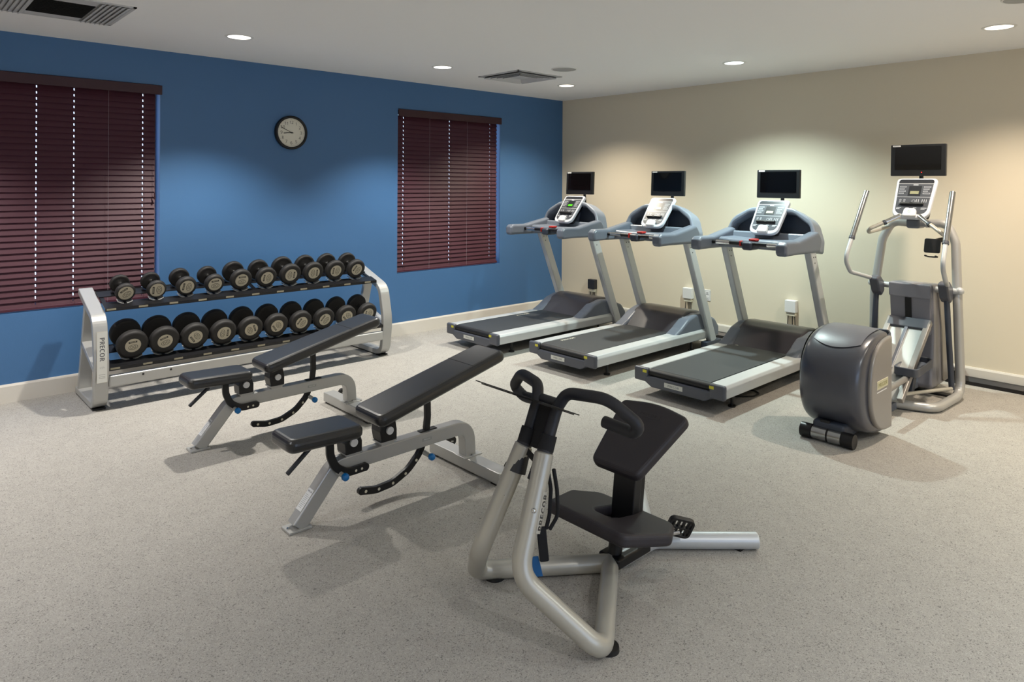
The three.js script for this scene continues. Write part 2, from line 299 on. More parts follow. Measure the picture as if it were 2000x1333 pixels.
// ------------------------------------------------------------------ wall sockets, adaptors, cords, raceway
function socket(z, y, label) {
  const o = thing('wall_outlet', label, 'outlet', [0, y, z], 'wall outlets on the beige wall');
  part(o, 'cover_plate', rbox(-0.006, y - 0.06, z - 0.037, 0, y + 0.06, z + 0.037, 0.002), M.white);
  part(o, 'receptacle', [rbox(-0.009, y + 0.01, z - 0.016, -0.005, y + 0.04, z + 0.016, 0.001), rbox(-0.009, y - 0.04, z - 0.016, -0.005, y - 0.01, z + 0.016, 0.001)], M.white);
  part(o, 'slots', [box(-0.0095, y + 0.02, z - 0.008, -0.0088, y + 0.034, z - 0.005), box(-0.0095, y + 0.02, z + 0.005, -0.0088, y + 0.034, z + 0.008), box(-0.0095, y + 0.013, z - 0.003, -0.0088, y + 0.018, z + 0.003)], M.black);
}
function adaptor(z, y, label, dark) {
  const o = thing('power_adaptor', label, 'adaptor', [0, y, z], 'adaptors plugged into the beige wall');
  part(o, 'case', rbox(-0.06, y - 0.06, z - 0.055, -0.002, y + 0.06, z + 0.055, 0.006), dark ? M.grip : M.white);
  part(o, 'lower_case', rbox(-0.05, y - 0.095, z - 0.045, -0.004, y - 0.055, z + 0.045, 0.005), dark ? M.cream : M.cream);
  for (const s of [-0.03, 0.012, 0.035]) part(o, 'cable', tube([[-0.03, y - 0.09, z + s], [-0.035, y - 0.2, z + s * 1.2], [-0.03, 0.0995, z + s * 1.5], [-0.034, 0.06, z + s * 1.5]], 0.05, 0.004, 8), M.black);
}
adaptor(0.56, 0.37, 'dark adaptor with looped cables behind the treadmill in the corner', true);
adaptor(1.958, 0.425, 'white adaptor box on the wall between the corner and middle treadmills');
adaptor(3.136, 0.437, 'white adaptor box on the wall behind the treadmill nearest the elliptical');
socket(2.185, 0.427, 'white wall outlet half hidden behind the upright of the middle treadmill');
{
  const o = thing('cable_raceway', 'black cable raceway lying along the beige wall baseboard', 'raceway', [-0.04, 0, 3.2]);
  part(o, 'channel', extZ(polyShape([[-0.085, 0], [-0.017, 0], [-0.017, 0.058], [-0.055, 0.058], [-0.085, 0.03]], 0.006), 0.4, 5.9, 0), M.blackSteel);
  part(o, 'junction_box', rbox(-0.12, 0.0, 4.49, -0.017, 0.11, 4.62, 0.008), M.black);
}

// ------------------------------------------------------------------ dumbbell rack
const LOGO = (g, w, h, s, font, text, col, rot) => { g.save(); g.translate(w / 2, h / 2); if (rot) g.rotate(rot); g.fillStyle = col; g.font = `bold ${font}px sans-serif`; g.textAlign = 'center'; g.textBaseline = 'middle'; g.fillText(text, 0, s); g.restore(); };
const tierTop = { z0: 0.30, y0: 0.790, z1: 0.565, y1: 0.715 }, tierLow = { z0: 0.395, y0: 0.388, z1: 0.685, y1: 0.308 };
{
  const o = thing('dumbbell_rack', 'silver two-tier dumbbell rack with black trays under the blue wall', 'rack', [-4.33, 0, 0.38]);
  const loop = [[0.085, 0.032], [0.64, 0.032], [0.705, 0.30], [0.655, 0.625], [0.22, 0.80], [0.165, 0.775]];
  const sideFrame = (x0, x1) => {
    const P = rounded([[0.09, 0.034, 0], [0.66, 0.034, 0], [0.70, 0.34, 0], [0.625, 0.648, 0], [0.18, 0.80, 0]], [0, 0.1, 0.5, 0.13, 0]);
    const [L, Q] = offset(P, 0.046, false); return new THREE.Shape([...L, ...Q.reverse()]);
  };
  for (const [x0, x1] of [[-5.565, -5.47], [-3.2, -3.105]]) {
    const f = part(o, 'side_frame', extX(sideFrame(), x0, x1, 0.006), M.silver);
    part(f, 'rear_post', extX(strokeShape([[0.16, 0.05], [0.36, 0.72]], 0, 0.04), x0 + 0.004, x1 - 0.004, 0.005), M.silver);
    part(f, 'tier_bracket', extX(strokeShape([[0.27, 0.425], [0.69, 0.285]], 0, 0.036), x0 + 0.004, x1 - 0.004, 0.004), M.silver);
    for (const z of [0.12, 0.61]) part(f, 'rubber_foot', box(x0 + 0.006, 0, z - 0.035, x1 - 0.006, 0.012, z + 0.035), M.black);
  }
  part(o, 'front_beam', rbox(-5.47, 0.165, 0.668, -3.2, 0.248, 0.714, 0.012, 3), M.silver);
  for (const x of [-5.25, -5.06]) part(o, 'bolt_hole', new THREE.CylinderGeometry(0.008, 0.008, 0.002, 14).rotateX(Math.PI / 2).translate(x, 0.225, 0.7142), M.black);
  for (const t of [tierTop, tierLow]) {
    const dz = t.z1 - t.z0, dy = t.y1 - t.y0;
    const at = (q) => [t.z0 + dz * q, t.y0 + dy * q];
    const tr = part(o, 'front_rail', [
      extX(strokeShape([at(0.70), at(1.06)], 0, 0.006), -5.47, -3.2, 0), box(-5.47, t.y1 - 0.026, t.z1 + 0.016, -3.2, t.y1 - 0.002, t.z1 + 0.022)], M.blackSteel);
    part(o, 'rear_rail', [
      extX(strokeShape([at(-0.08), at(0.30)], 0, 0.006), -5.47, -3.2, 0), box(-5.47, t.y0 - 0.02, t.z0 - 0.028, -3.2, t.y0 + 0.014, t.z0 - 0.022)], M.blackSteel);
    for (const x of [-5.45, -4.9, -4.33, -3.77, -3.22]) part(o, 'rail_tie', extX(strokeShape([at(0.1), at(0.95)], 0, 0.012), x - 0.012, x + 0.012, 0).translate(0, -0.01, 0), M.blackSteel);
    for (let k = 0; k < 11; k++) part(tr, 'tray_label', box(-5.462 + k * 0.2135, t.y1 - 0.018, t.z1 + 0.0222, -5.40 + k * 0.2135, t.y1 - 0.005, t.z1 + 0.0232), M.tag);
  }
  const lt = canvasTex(192, 1024, (g, w, h) => {
    g.fillStyle = '#d9d9d3'; g.fillRect(0, 0, w, h); g.save(); g.translate(w / 2, 350); g.rotate(Math.PI / 2); g.fillStyle = '#5c5c60'; g.textAlign = 'center'; g.textBaseline = 'middle'; g.font = 'bold 128px sans-serif'; g.fillText('PRECOR', 0, 0); g.restore();
    g.fillStyle = '#a9a9a6'; g.font = '52px sans-serif'; g.textAlign = 'center'; g.fillText('USA', w / 2, 740); g.fillStyle = '#8b8b88'; g.font = '20px sans-serif'; for (const y of [860, 900, 930]) g.fillRect(34, y, 120, 8);
  });
  const a = [-5.5175, 0.40, 0.7215];
  part(o, 'name_label', slab(rectShape(0.066, 0.36, 0.004), 0.002, [-5.5175, 0.393, 0.7205], [1, 0, 0], [0, 1, -0.02], 0.0003), M.cream);
  part(o, 'name_print', new THREE.PlaneGeometry(0.064, 0.356).rotateX(-0.02).translate(-5.5175, 0.393, 0.7222), printed(lt, 0.45));
}

// ------------------------------------------------------------------ dumbbells
{
  const plateTex = (flip) => canvasTex(256, 256, (g) => {
    g.fillStyle = '#b9b19c'; g.fillRect(0, 0, 256, 256); g.fillStyle = '#26231f'; g.fillRect(58, 46, 140, 34); g.fillStyle = '#b9b19c'; g.font = 'bold 26px sans-serif'; g.textAlign = 'center'; g.textBaseline = 'middle'; g.fillText('PRECOR', 128, 64);
    g.strokeStyle = '#39352f'; g.lineWidth = 8; g.beginPath(); g.ellipse(128, 160, 74, 44, 0, 0, Math.PI * 2); g.stroke(); g.lineWidth = 7; for (const x of [104, 152]) { g.beginPath(); g.ellipse(x, 160, 17, 24, 0, 0, Math.PI * 2); g.stroke(); }
  });
  const pm = printed(plateTex(), 0.55);
  const count = ['first', 'second', 'third', 'fourth', 'fifth', 'sixth', 'seventh', 'eighth', 'ninth', 'tenth'];
  function dumbbell(i, row) {
    const x = row ? -5.306 + 0.2191 * i : -5.324 + 0.2153 * i;
    const r = row ? 0.1065 - 0.0014 * i : [0.069, 0.07, 0.076, 0.076, 0.088, 0.088, 0.094, 0.094, 0.094, 0.09][i];
    const t = row ? tierLow : tierTop, th = row ? 0.055 : i < 2 ? 0.04 : 0.048, gap = row ? 0.15 : 0.135;
    const o = thing('dumbbell', `round black dumbbell with beige end plate, ${count[i]} from the left on the ${row ? 'lower' : 'upper'} rack tier`, 'dumbbell', [x, 0, 0], row ? 'dumbbells on the lower rack tier' : 'dumbbells on the upper rack tier');
    // lying across the tray, its front end lower
    const a = Math.atan2(t.y0 - t.y1, t.z1 - t.z0), mz = (t.z0 + t.z1) / 2, my = (t.y0 + t.y1) / 2 + 0.006 + (r + 0.004) / Math.cos(a);
    o.position.set(x, my, mz); o.rotation.x = a; o.rotation.order = 'XYZ';
    const add = (parent, name, g, m) => { const q = new THREE.Mesh(g, m); q.name = name; q.castShadow = q.receiveShadow = true; parent.add(q); return q; };
    const disc = (p) => new THREE.LatheGeometry(p.map(([A, B]) => new THREE.Vector2(A, B)), 40).rotateX(Math.PI / 2);
    const prof = [[0.0001, 0], [r * 0.55, 0], [r * 0.6, 0.002], [r - 0.02, 0.002], [r - 0.008, 0], [r, 0.008], [r, th - 0.012], [r - 0.012, th], [r - 0.024, th], [Math.min(r - 0.012, 0.06), th - 0.003], [0.0001, th - 0.003]];
    for (const s of [1, -1]) {
      const h = add(o, 'head', disc(prof).translate(0, 0, gap / 2), M.rubber); if (s < 0) h.rotation.y = Math.PI;
      const pr = Math.min(0.053, r - 0.017), pg = new THREE.CylinderGeometry(pr, pr, 0.004, 36).rotateX(Math.PI / 2).translate(0, 0, gap / 2 + th - 0.002);
      add(h, 'end_plate', pg, M.cream);
      add(h, 'plate_print', new THREE.CircleGeometry(pr - 0.0006, 36).rotateZ([0.6, 1.6, 1.45, 0.1, 0, 1.5, -1.6, -1.55, 1.5, 1.0][(i + row * 3) % 10] + row * 0.35 * (i % 3)).translate(0, 0, gap / 2 + th + 0.0006), pm);
    }
    add(o, 'handle', new THREE.LatheGeometry([[0.02, -gap / 2], [0.021, -gap / 2 + 0.008], [0.0145, -gap / 2 + 0.016], [0.0165, 0], [0.0145, gap / 2 - 0.016], [0.021, gap / 2 - 0.008], [0.02, gap / 2]].map((p) => new THREE.Vector2(...p)), 24).rotateX(Math.PI / 2), M.chrome);
  }
  for (const row of [0, 1]) for (let i = 0; i < 10; i++) dumbbell(i, row);
  // curved saddles under every dumbbell belong to the rack
  const rack = scene.getObjectByName('dumbbell_rack');
  for (const row of [0, 1]) for (let i = 0; i < 10; i++) {
    const x = row ? -5.306 + 0.2191 * i : -5.324 + 0.2153 * i, t = row ? tierLow : tierTop, r = (row ? 0.1065 - 0.0014 * i : [0.069, 0.07, 0.076, 0.076, 0.088, 0.088, 0.094, 0.094, 0.094, 0.09][i]) + 0.0075;
    const a = Math.atan2(t.y0 - t.y1, t.z1 - t.z0), my = (t.y0 + t.y1) / 2 + 0.006 + (r - 0.0035) / Math.cos(a), mz = (t.z0 + t.z1) / 2;
    for (const s of [-1, 1]) {
      const sh = new THREE.Shape(); sh.absarc(0, 0, r + 0.005, -Math.PI / 2 - 0.68, -Math.PI / 2 + 0.68, false); sh.absarc(0, 0, r, -Math.PI / 2 + 0.68, -Math.PI / 2 - 0.68, true);
      part(rack, 'saddle', extZ(sh, s * 0.092 - 0.028, s * 0.092 + 0.028, 0).rotateX(a).translate(x, my, mz), s > 0 ? M.silver : M.blackSteel);
    }
  }
}

// ------------------------------------------------------------------ adjustable benches
function makeBench(label) {
  const zc = 3.178, o = thing('weight_bench', label, 'bench', [-4.73, 0, zc], 'adjustable weight benches');
  const padShape = (L, w0, w1, r) => polyShape([[-L / 2, -w0 / 2], [L / 2, -w1 / 2], [L / 2, w1 / 2], [-L / 2, w0 / 2]], r);
  // frame: slanting front leg, level beam, arch down to the cross foot
  const fr = part(o, 'frame', extZ(strokeShape([[-5.232, 0.012], [-5.035, 0.245], [-4.90, 0.247], [-4.20, 0.252], [-4.19, 0.06]], [0, 0.09, 0.05, 0.14, 0], 0.074), zc - 0.034, zc + 0.034, 0.006), M.silver);
  part(fr, 'foot_plate', rbox(-5.285, 0, zc - 0.046, -5.17, 0.012, zc + 0.046, 0.003), M.silver);
  part(fr, 'bolt', new THREE.CylinderGeometry(0.007, 0.007, 0.006, 12).translate(-5.272, 0.014, zc), M.chrome);
  const cf = part(o, 'cross_foot', [rbox(-4.235, 0.012, zc - 0.31, -4.145, 0.078, zc + 0.325, 0.006), rbox(-4.25, 0.075, zc - 0.05, -4.12, 0.084, zc + 0.05, 0.002)], M.silver);
  for (const s of [-1, 1]) { part(cf, 'end_opening', box(-4.225, 0.02, zc + 0.0075 + s * 0.318 - 0.0005, -4.155, 0.07, zc + 0.0075 + s * 0.318 + 0.0005), M.black); part(cf, 'foot_pad', box(-4.225, 0, zc + s * 0.27 - 0.025, -4.155, 0.013, zc + s * 0.27 + 0.025), M.black); }
  for (const s of [-1, 1]) { part(cf, 'wheel', new THREE.CylinderGeometry(0.03, 0.03, 0.024, 24).rotateX(Math.PI / 2).translate(-4.105, 0.062, zc + s * 0.262), M.rubber); part(cf, 'axle', bar([-4.15, 0.062, zc + s * 0.262 - 0.018], [-4.10, 0.062, zc + s * 0.262 + 0.016], 0.006), M.chrome); }
  for (const s of [-1, 1]) part(cf, 'bolt', new THREE.CylinderGeometry(0.008, 0.008, 0.01, 6).translate(-4.185, 0.088, zc + s * 0.042), M.chrome);
  // seat
  const st = part(o, 'seat', slab(padShape(0.39, 0.232, 0.242, 0.05), 0.066, [-5.125, 0.424, zc], [1, -0.03, 0], [0, 0, -1], 0.027), M.vinyl);
  part(st, 'seat_plate', slab(rectShape(0.25, 0.1, 0.01), 0.012, [-5.08, 0.388, zc], [1, -0.03, 0], [0, 0, -1], 0.002), M.blackSteel);
  part(o, 'seat_bracket', [extZ(polyShape([[-4.995, 0.295], [-4.905, 0.295], [-4.905, 0.35], [-4.92, 0.392], [-4.985, 0.392], [-5.0, 0.35]], 0.008), zc - 0.045, zc + 0.045, 0.004)], M.blackSteel);
  part(o, 'seat_post', [rbox(-4.985, 0.25, zc - 0.032, -4.905, 0.30, zc + 0.032, 0.004), rbox(-4.995, 0.29, zc - 0.04, -4.895, 0.298, zc + 0.04, 0.002)], M.silver);
  part(o, 'pivot_cap', new THREE.CylinderGeometry(0.02, 0.02, 0.012, 24).rotateX(Math.PI / 2).translate(-4.955, 0.352, zc + 0.05), M.white);
  // back pad, raised one notch
  const bu = V(0.83, 0.198, 0).normalize(), ba = [-4.432, 0.541, zc];
  const bk = part(o, 'backrest', slab(padShape(0.875, 0.272, 0.257, 0.05), 0.066, ba, [bu.x, bu.y, 0], [0, 0, -1], 0.027), M.vinyl);
  const n = V(-bu.y, bu.x, 0), sm = V(...ba).addScaledVector(bu, 0.20).addScaledVector(n, 0.0332);
  part(bk, 'seam', plate(0.004, 0.225, sm.toArray(), [bu.x, bu.y, 0], [0, 0, -1]), M.black);
  part(bk, 'back_plate', slab(rectShape(0.66, 0.06, 0.008), 0.02, V(...ba).addScaledVector(bu, -0.06).addScaledVector(n, -0.04).toArray(), [bu.x, bu.y, 0], [0, 0, -1], 0.002), M.blackSteel);
  part(o, 'back_bracket', extZ(polyShape([[-4.79, 0.305], [-4.70, 0.305], [-4.70, 0.36], [-4.715, 0.44], [-4.79, 0.425], [-4.80, 0.36]], 0.008), zc - 0.045, zc + 0.045, 0.004), M.blackSteel);
  part(o, 'back_post', [rbox(-4.785, 0.26, zc - 0.032, -4.705, 0.305, zc + 0.032, 0.004), rbox(-4.795, 0.297, zc - 0.04, -4.695, 0.305, zc + 0.04, 0.002)], M.silver);
  part(o, 'pivot_cap', new THREE.CylinderGeometry(0.02, 0.02, 0.012, 24).rotateX(Math.PI / 2).translate(-4.747, 0.362, zc + 0.05), M.white);
  // curved ratchet arm under the back pad
  const arc = [[-4.478, 0.50], [-4.474, 0.36], [-4.484, 0.27], [-4.526, 0.175], [-4.60, 0.105], [-4.70, 0.062], [-4.80, 0.056], [-4.885, 0.075]];
  const rt = part(o, 'ratchet_arm', [extZ(strokeShape(arc, 0.15, 0.036), zc - 0.011, zc + 0.011, 0.003), new THREE.CylinderGeometry(0.018, 0.018, 0.022, 24).rotateX(Math.PI / 2).translate(-4.885, 0.075, zc)], M.blackSteel);
  for (const [x, y] of [[-4.553, 0.145], [-4.622, 0.092], [-4.70, 0.064], [-4.785, 0.0585], [-4.862, 0.069]]) part(rt, 'notch', new THREE.CylinderGeometry(0.0075, 0.0075, 0.0012, 16).rotateX(Math.PI / 2).translate(x, y, zc + 0.0113), M.cream);
  part(o, 'beam_slot', rbox(-4.53, 0.287, zc - 0.018, -4.42, 0.2925, zc + 0.018, 0.002), M.black);
  const sa = [[-5.085, 0.392], [-5.082, 0.32], [-5.055, 0.255], [-4.99, 0.212], [-4.89, 0.214]];
  const ra = part(o, 'seat_ratchet_arm', extZ(strokeShape(sa, 0.1, 0.04), zc + 0.037, zc + 0.055, 0.003), M.blackSteel);
  part(ra, 'arm_end', new THREE.CylinderGeometry(0.02, 0.02, 0.018, 24).rotateX(Math.PI / 2).translate(-4.89, 0.214, zc + 0.046), M.blackSteel);
  for (const [x, y] of [[-4.945, 0.212], [-4.912, 0.213]]) part(ra, 'notch', new THREE.CylinderGeometry(0.006, 0.006, 0.0012, 14).rotateX(Math.PI / 2).translate(x, y, zc + 0.0556), M.cream);
  for (const [x, y, z] of [[-5.022, 0.212, zc + 0.085], [-4.50, 0.168, zc + 0.075]]) {
    part(o, 'adjustment_knob', new THREE.LatheGeometry([[0.0001, 0.02], [0.012, 0.019], [0.018, 0.01], [0.0185, -0.004], [0.013, -0.014], [0.0001, -0.015]].map((p) => new THREE.Vector2(...p)), 24).rotateX(Math.PI / 2).translate(x, y, z), M.knob, 'blue pull knob');
    part(o, 'knob_sleeve', bar([x - 0.012, y + 0.012, z - 0.052], [x, y, z - 0.01], 0.013, 0.011), M.silver);
  }
  part(o, 'pull_handle', tube([[-5.18, 0.375, zc + 0.03], [-5.29, 0.285, zc + 0.03]], 0, 0.011, 14), M.grip);
  // label on the front leg
  const lt = canvasTex(96, 192, (g, w, h) => { g.fillStyle = '#d6d8da'; g.fillRect(0, 0, w, h); LOGO(g, w, 44, 0, 20, 'PRECOR', '#55585c'); g.fillStyle = '#9a9da0'; for (let y = 52; y < 170; y += 14) g.fillRect(12, y, 50 + (y * 7) % 26, 4); });
  const d = V(0.197, 0.233, 0).normalize(), nn = V(-d.y, d.x, 0), at = V(-5.232, 0.012, 0).addScaledVector(d, 0.115).addScaledVector(nn, 0.0385);
  part(o, 'leg_label', plate(0.05, 0.105, [at.x, at.y, zc], [0, 0, 1], [d.x, d.y, 0]), printed(lt));
  const bt = canvasTex(128, 32, (g, w, h) => { g.fillStyle = '#9a9b99'; g.fillRect(0, 0, w, h); LOGO(g, w, h, 0, 24, 'PRECOR', '#c9c9c6'); });
  part(o, 'beam_print', plate(0.06, 0.016, [-4.5, 0.252, zc + 0.0345], [1, 0, 0], [0, 1, 0]), printed(bt));
  return o;
}
const bench = makeBench('black padded adjustable bench nearest the viewer, in front of the other bench');
copyOf(bench, [-4.742, 0, 1.862], 'black padded adjustable bench just in front of the dumbbell rack');

// ------------------------------------------------------------------ stretching seat
{
  const zc = 4.41, o = thing('stretch_trainer', 'champagne tube stretching seat with brown-black pads and black handlebars', 'stretch machine', [-4.42, 0, zc]);
  const r = 0.036;
  for (const s of [-1, 1]) {
    const f = part(o, 'frame_tube', tube([[-4.875, 0.635, zc + s * 0.055], [-5.05, 0.275, zc + s * 0.105], [-4.872, 0.04, zc + s * 0.338], [-4.385, 0.04, zc - s * 0.022]], [0, 0.11, 0.075, 0], r, 20), M.champagne);
    part(f, 'rubber_foot', new THREE.CylinderGeometry(0.04, 0.042, 0.016, 20).translate(-4.80, 0.008, zc + s * 0.30), M.black);
    part(f, 'screw', new THREE.SphereGeometry(0.011, 12, 8).translate(-4.962 - 0.012 + (s < 0 ? 0.004 : 0), 0.475, zc + s * 0.08 + 0.022), M.chrome);
    const rr = part(o, 'rear_leg', tube([[-4.36, 0.042, zc + s * 0.012], [-4.13, 0.042, zc + s * 0.012], [-3.785, 0.04, zc + s * 0.325]], 0.08, r, 20), M.alu);
    part(rr, 'rubber_foot', box(-3.86, 0, zc + s * 0.27 - 0.02, -3.82, 0.012, zc + s * 0.27 + 0.02), M.black);
    part(o, 'handlebar', tube([[-4.895, 0.585, zc + s * 0.053], [-4.805, 0.79, zc + s * 0.053], [-4.775, 0.848, zc + s * 0.075], [-4.72, 0.85, zc + s * 0.23], [-4.665, 0.765, zc + s * 0.335], [-4.645, 0.722, zc + s * 0.295], [-4.66, 0.735, zc + s * 0.165]], [0, 0.12, 0.05, 0.14, 0.05, 0.04, 0], 0.0225, 18), M.grip);
    part(o, 'collar', bar([-4.912, 0.547, zc + s * 0.058], [-4.85, 0.69, zc + s * 0.0535], 0.039, 0.026), M.grip);
  }
  part(o, 'cross_handle', bar([-4.79, 0.80, zc - 0.05], [-4.79, 0.80, zc + 0.05], 0.022), M.grip);
  part(o, 'joint_plate', [slab(rectShape(0.1, 0.16, 0.01), 0.01, [-4.836, 0.715, zc], [0, 0, 1], [0.42, 1, 0], 0.002)], M.strap);
  for (const s of [-1, 1]) part(o, 'strap_wrap', bar([-4.867, 0.648, zc + s * 0.054], [-4.845, 0.70, zc + s * 0.0535], 0.031, 0.03), M.strap);
  part(o, 'diagonal_strap', slab(rectShape(0.13, 0.022, 0.002), 0.005, [-4.885, 0.615, zc], [0, -0.05, 0.10], [0.35, 1, 0], 0.001), M.strap);
  // instruction board, tilted towards the seat like a music stand
  part(o, 'instruction_board', slab(rectShape(0.36, 0.22, 0.008), 0.004, [-4.905, 0.838, zc - 0.01], [0, 0, 1], [-1.79, 0.805, 0], 0.0005), M.black);
  part(o, 'board_backing', slab(rectShape(0.31, 0.21, 0.008), 0.004, [-4.902, 0.832, zc - 0.01], [0, 0, 1], [-1.79, 0.805, 0], 0.0005), M.blackSteel);
  // seat, wide and low, with a notch before the post
  const sh = new THREE.Shape(rounded([[-4.60, -0.205, 0], [-4.37, -0.275, 0], [-4.24, -0.2, 0], [-4.24, 0.2, 0], [-4.37, 0.275, 0], [-4.60, 0.205, 0]], [0.05, 0.05, 0.06, 0.06, 0.05, 0.05], true).map((p) => new THREE.Vector2(p.x + 4.4, p.y)));
  sh.holes.push(new THREE.Path(rounded([[-4.475, -0.055, 0], [-4.475, 0.055, 0], [-4.30, 0.05, 0], [-4.30, -0.05, 0]], 0.04, true).map((p) => new THREE.Vector2(p.x + 4.4, p.y))));
  const seat = part(o, 'seat', slab(sh, 0.052, [-4.4, 0.228, zc], [1, -0.2, 0], [0, 0, -1], 0.018), M.pad);
  part(seat, 'seat_plate', [slab(rectShape(0.26, 0.30, 0.02), 0.014, [-4.40, 0.195, zc], [1, -0.2, 0], [0, 0, -1], 0.002)], M.black);
  part(o, 'seat_support', [bar([-4.39, 0.05, zc], [-4.36, 0.205, zc], 0.03), rbox(-4.43, 0.03, zc - 0.055, -4.20, 0.075, zc + 0.055, 0.01)], M.blackSteel);
  // back post and backrest
  part(o, 'back_post', slab(rectShape(0.115, 0.30, 0.008), 0.05, [-4.305, 0.325, zc], [0, 0, 1], [0.12, 1, 0], 0.005), M.blackSteel);
  part(o, 'back_post_cover', slab(rectShape(0.075, 0.28, 0.006), 0.035, [-4.262, 0.315, zc + 0.012], [0, 0, 1], [0.12, 1, 0], 0.004), M.black);
  const back = polyShape([[-0.124, -0.19], [0.124, -0.19], [0.182, 0.165], [0, 0.2], [-0.182, 0.165]], [0.045, 0.045, 0.035, 0.5, 0.035]);
  const bv = V(0.30, 0.19, 0).normalize(), bn = V(-bv.y, bv.x, 0);
  const bc = V(-4.235, 0.522, zc);
  const bp = part(o, 'backrest', slab(back, 0.05, bc.toArray(), [0, 0, 1], [bv.x, bv.y, 0], 0.018), M.pad);
  const tt = canvasTex(256, 64, (g, w, h) => { g.fillStyle = '#29252a'; g.fillRect(0, 0, w, h); LOGO(g, w, h, 0, 52, 'PRECOR', '#141215'); });
  const tp = bc.clone().addScaledVector(bv, 0.115).addScaledVector(bn, 0.0253);
  part(bp, 'embossed_print', plate(0.115, 0.026, tp.toArray(), [0, 0, 1], [bv.x, bv.y, 0]), printed(tt, 0.5));
  // roller foot rest at the back of the seat
  const fu = V(0.55, -0.12, 0.62).normalize();
  const fr = part(o, 'foot_rest', [slab(strokeShape([[-0.05, -0.045], [0.05, -0.045], [0.05, 0.045], [-0.05, 0.045]], 0.02, 0.012, true), 0.02, [-4.135, 0.155, zc + 0.155], [0.75, -0.25, 0.6], [-0.2, 1, 0.35], 0.002)], M.black);
  for (let k = 0; k < 4; k++) part(fr, 'rest_rib', slab(rectShape(0.008, 0.09, 0.002), 0.016, V(-4.135, 0.155, zc + 0.155).addScaledVector(V(0.75, -0.25, 0.6).normalize(), -0.033 + k * 0.022).toArray(), [0.75, -0.25, 0.6], [-0.2, 1, 0.35], 0.001), M.black);
  part(fr, 'rest_bar', slab(rectShape(0.095, 0.008, 0.002), 0.018, [-4.135, 0.155, zc + 0.155], [0.75, -0.25, 0.6], [-0.2, 1, 0.35], 0.001), M.black);
  part(fr, 'rest_rod', bar([-4.26, 0.10, zc + 0.04], [-4.13, 0.13, zc + 0.15], 0.01), M.chrome);
  // hanging straps with a blue end
  for (const [dz, dx] of [[0.0, 0.0], [0.02, 0.012]]) part(o, 'hanging_strap', tube([[-4.862 + dx, 0.58, zc + 0.062 + dz], [-4.842 + dx, 0.50, zc + 0.06 + dz], [-4.838 + dx * 1.6, 0.40, zc + 0.05 + dz * 1.3], [-4.845 + dx * 0.6, 0.345, zc + 0.04 + dz * 0.6]], 0.08, 0.0075, 8), M.strap);
  part(o, 'strap_sleeve', slab(rectShape(0.036, 0.13, 0.008), 0.014, [-4.853, 0.285, zc + 0.03], [0.73, 0.1, 0.68], [0.12, 1, 0.12], 0.004), M.strap);
  part(o, 'strap_end', slab(polyShape([[-0.014, 0.04], [0.014, 0.04], [0.024, -0.036], [-0.024, -0.036]], 0.002), 0.006, [-4.868, 0.195, zc + 0.008], [0.73, 0.1, 0.68], [0.2, 1, 0.2], 0.001), M.blueStrap, 'blue strap end');
  const nt = canvasTex(64, 256, (g, w, h) => { g.fillStyle = '#b5b2a8'; g.fillRect(0, 0, w, h); g.save(); g.translate(w / 2, h / 2); g.rotate(-Math.PI / 2); g.fillStyle = '#232326'; g.font = 'bold 60px sans-serif'; g.textAlign = 'center'; g.textBaseline = 'middle'; g.fillText('PRECOR', 0, 2); g.restore(); });
  // the name runs up the near tube, wrapped on its curve
  const ax = V(0.155, 0.36, -0.05).normalize(), face = V(0.3, 0.1, 0.85); face.addScaledVector(ax, -face.dot(ax)).normalize();
  const cy = new THREE.CylinderGeometry(r + 0.0006, r + 0.0006, 0.138, 14, 1, true, -0.5, 1.0).applyMatrix4(new THREE.Matrix4().makeBasis(ax.clone().cross(face).normalize(), ax, face)).translate(-4.951, 0.46, zc + 0.0797);
  part(o, 'tube_print', cy, printed(nt, 0.4));
}

// ------------------------------------------------------------------ consoles and screens shared by the machines
const consoleTex = canvasTex(320, 384, (g, w, h) => {
  g.fillStyle = '#494c52'; g.fillRect(0, 0, w, h); g.fillStyle = '#2c2e33'; g.fillRect(0, 0, w, 46); g.fillStyle = '#c9ccd0'; g.fillRect(0, 46, w, 5); g.fillRect(0, 196, w, 3);
  g.fillStyle = '#26282c'; g.fillRect(104, 74, 112, 112); g.fillStyle = '#c9ccd0'; g.fillRect(138, 58, 44, 9);
  g.strokeStyle = '#b9bcc2'; g.lineWidth = 3; for (let k = 0; k < 4; k++) { g.strokeRect(22, 80 + k * 24, 56 - (k % 2) * 14, 10); g.strokeRect(236, 80 + k * 24, 60 - (k % 3) * 12, 10); }
  for (const [x, y] of [[50, 232], [86, 232], [50, 254], [86, 254]]) { g.beginPath(); g.arc(x, y, 8, 0, 7); g.stroke(); }
  g.beginPath(); g.arc(168, 242, 14, 0, 7); g.stroke(); g.fillStyle = '#b9bcc2'; for (const x of [190, 208, 240, 258, 276]) g.fillRect(x, 222, 5, 34);
  for (const [x, q] of [[28, 44], [110, 30], [176, 30], [244, 50]]) { g.fillRect(x, 314, q, 6); g.fillRect(x, 326, q * 0.7, 6); }
});
const M_console = printed(consoleTex, 0.25), M_lcdGreen = new THREE.MeshStandardMaterial({ color: '#3c9a12', emissive: '#4bd010', emissiveIntensity: 0.55, roughness: 0.4 }), M_lcd = std('#a9ab93', 0.3);
const lcdDim = std('#8f8f72', 0.3);
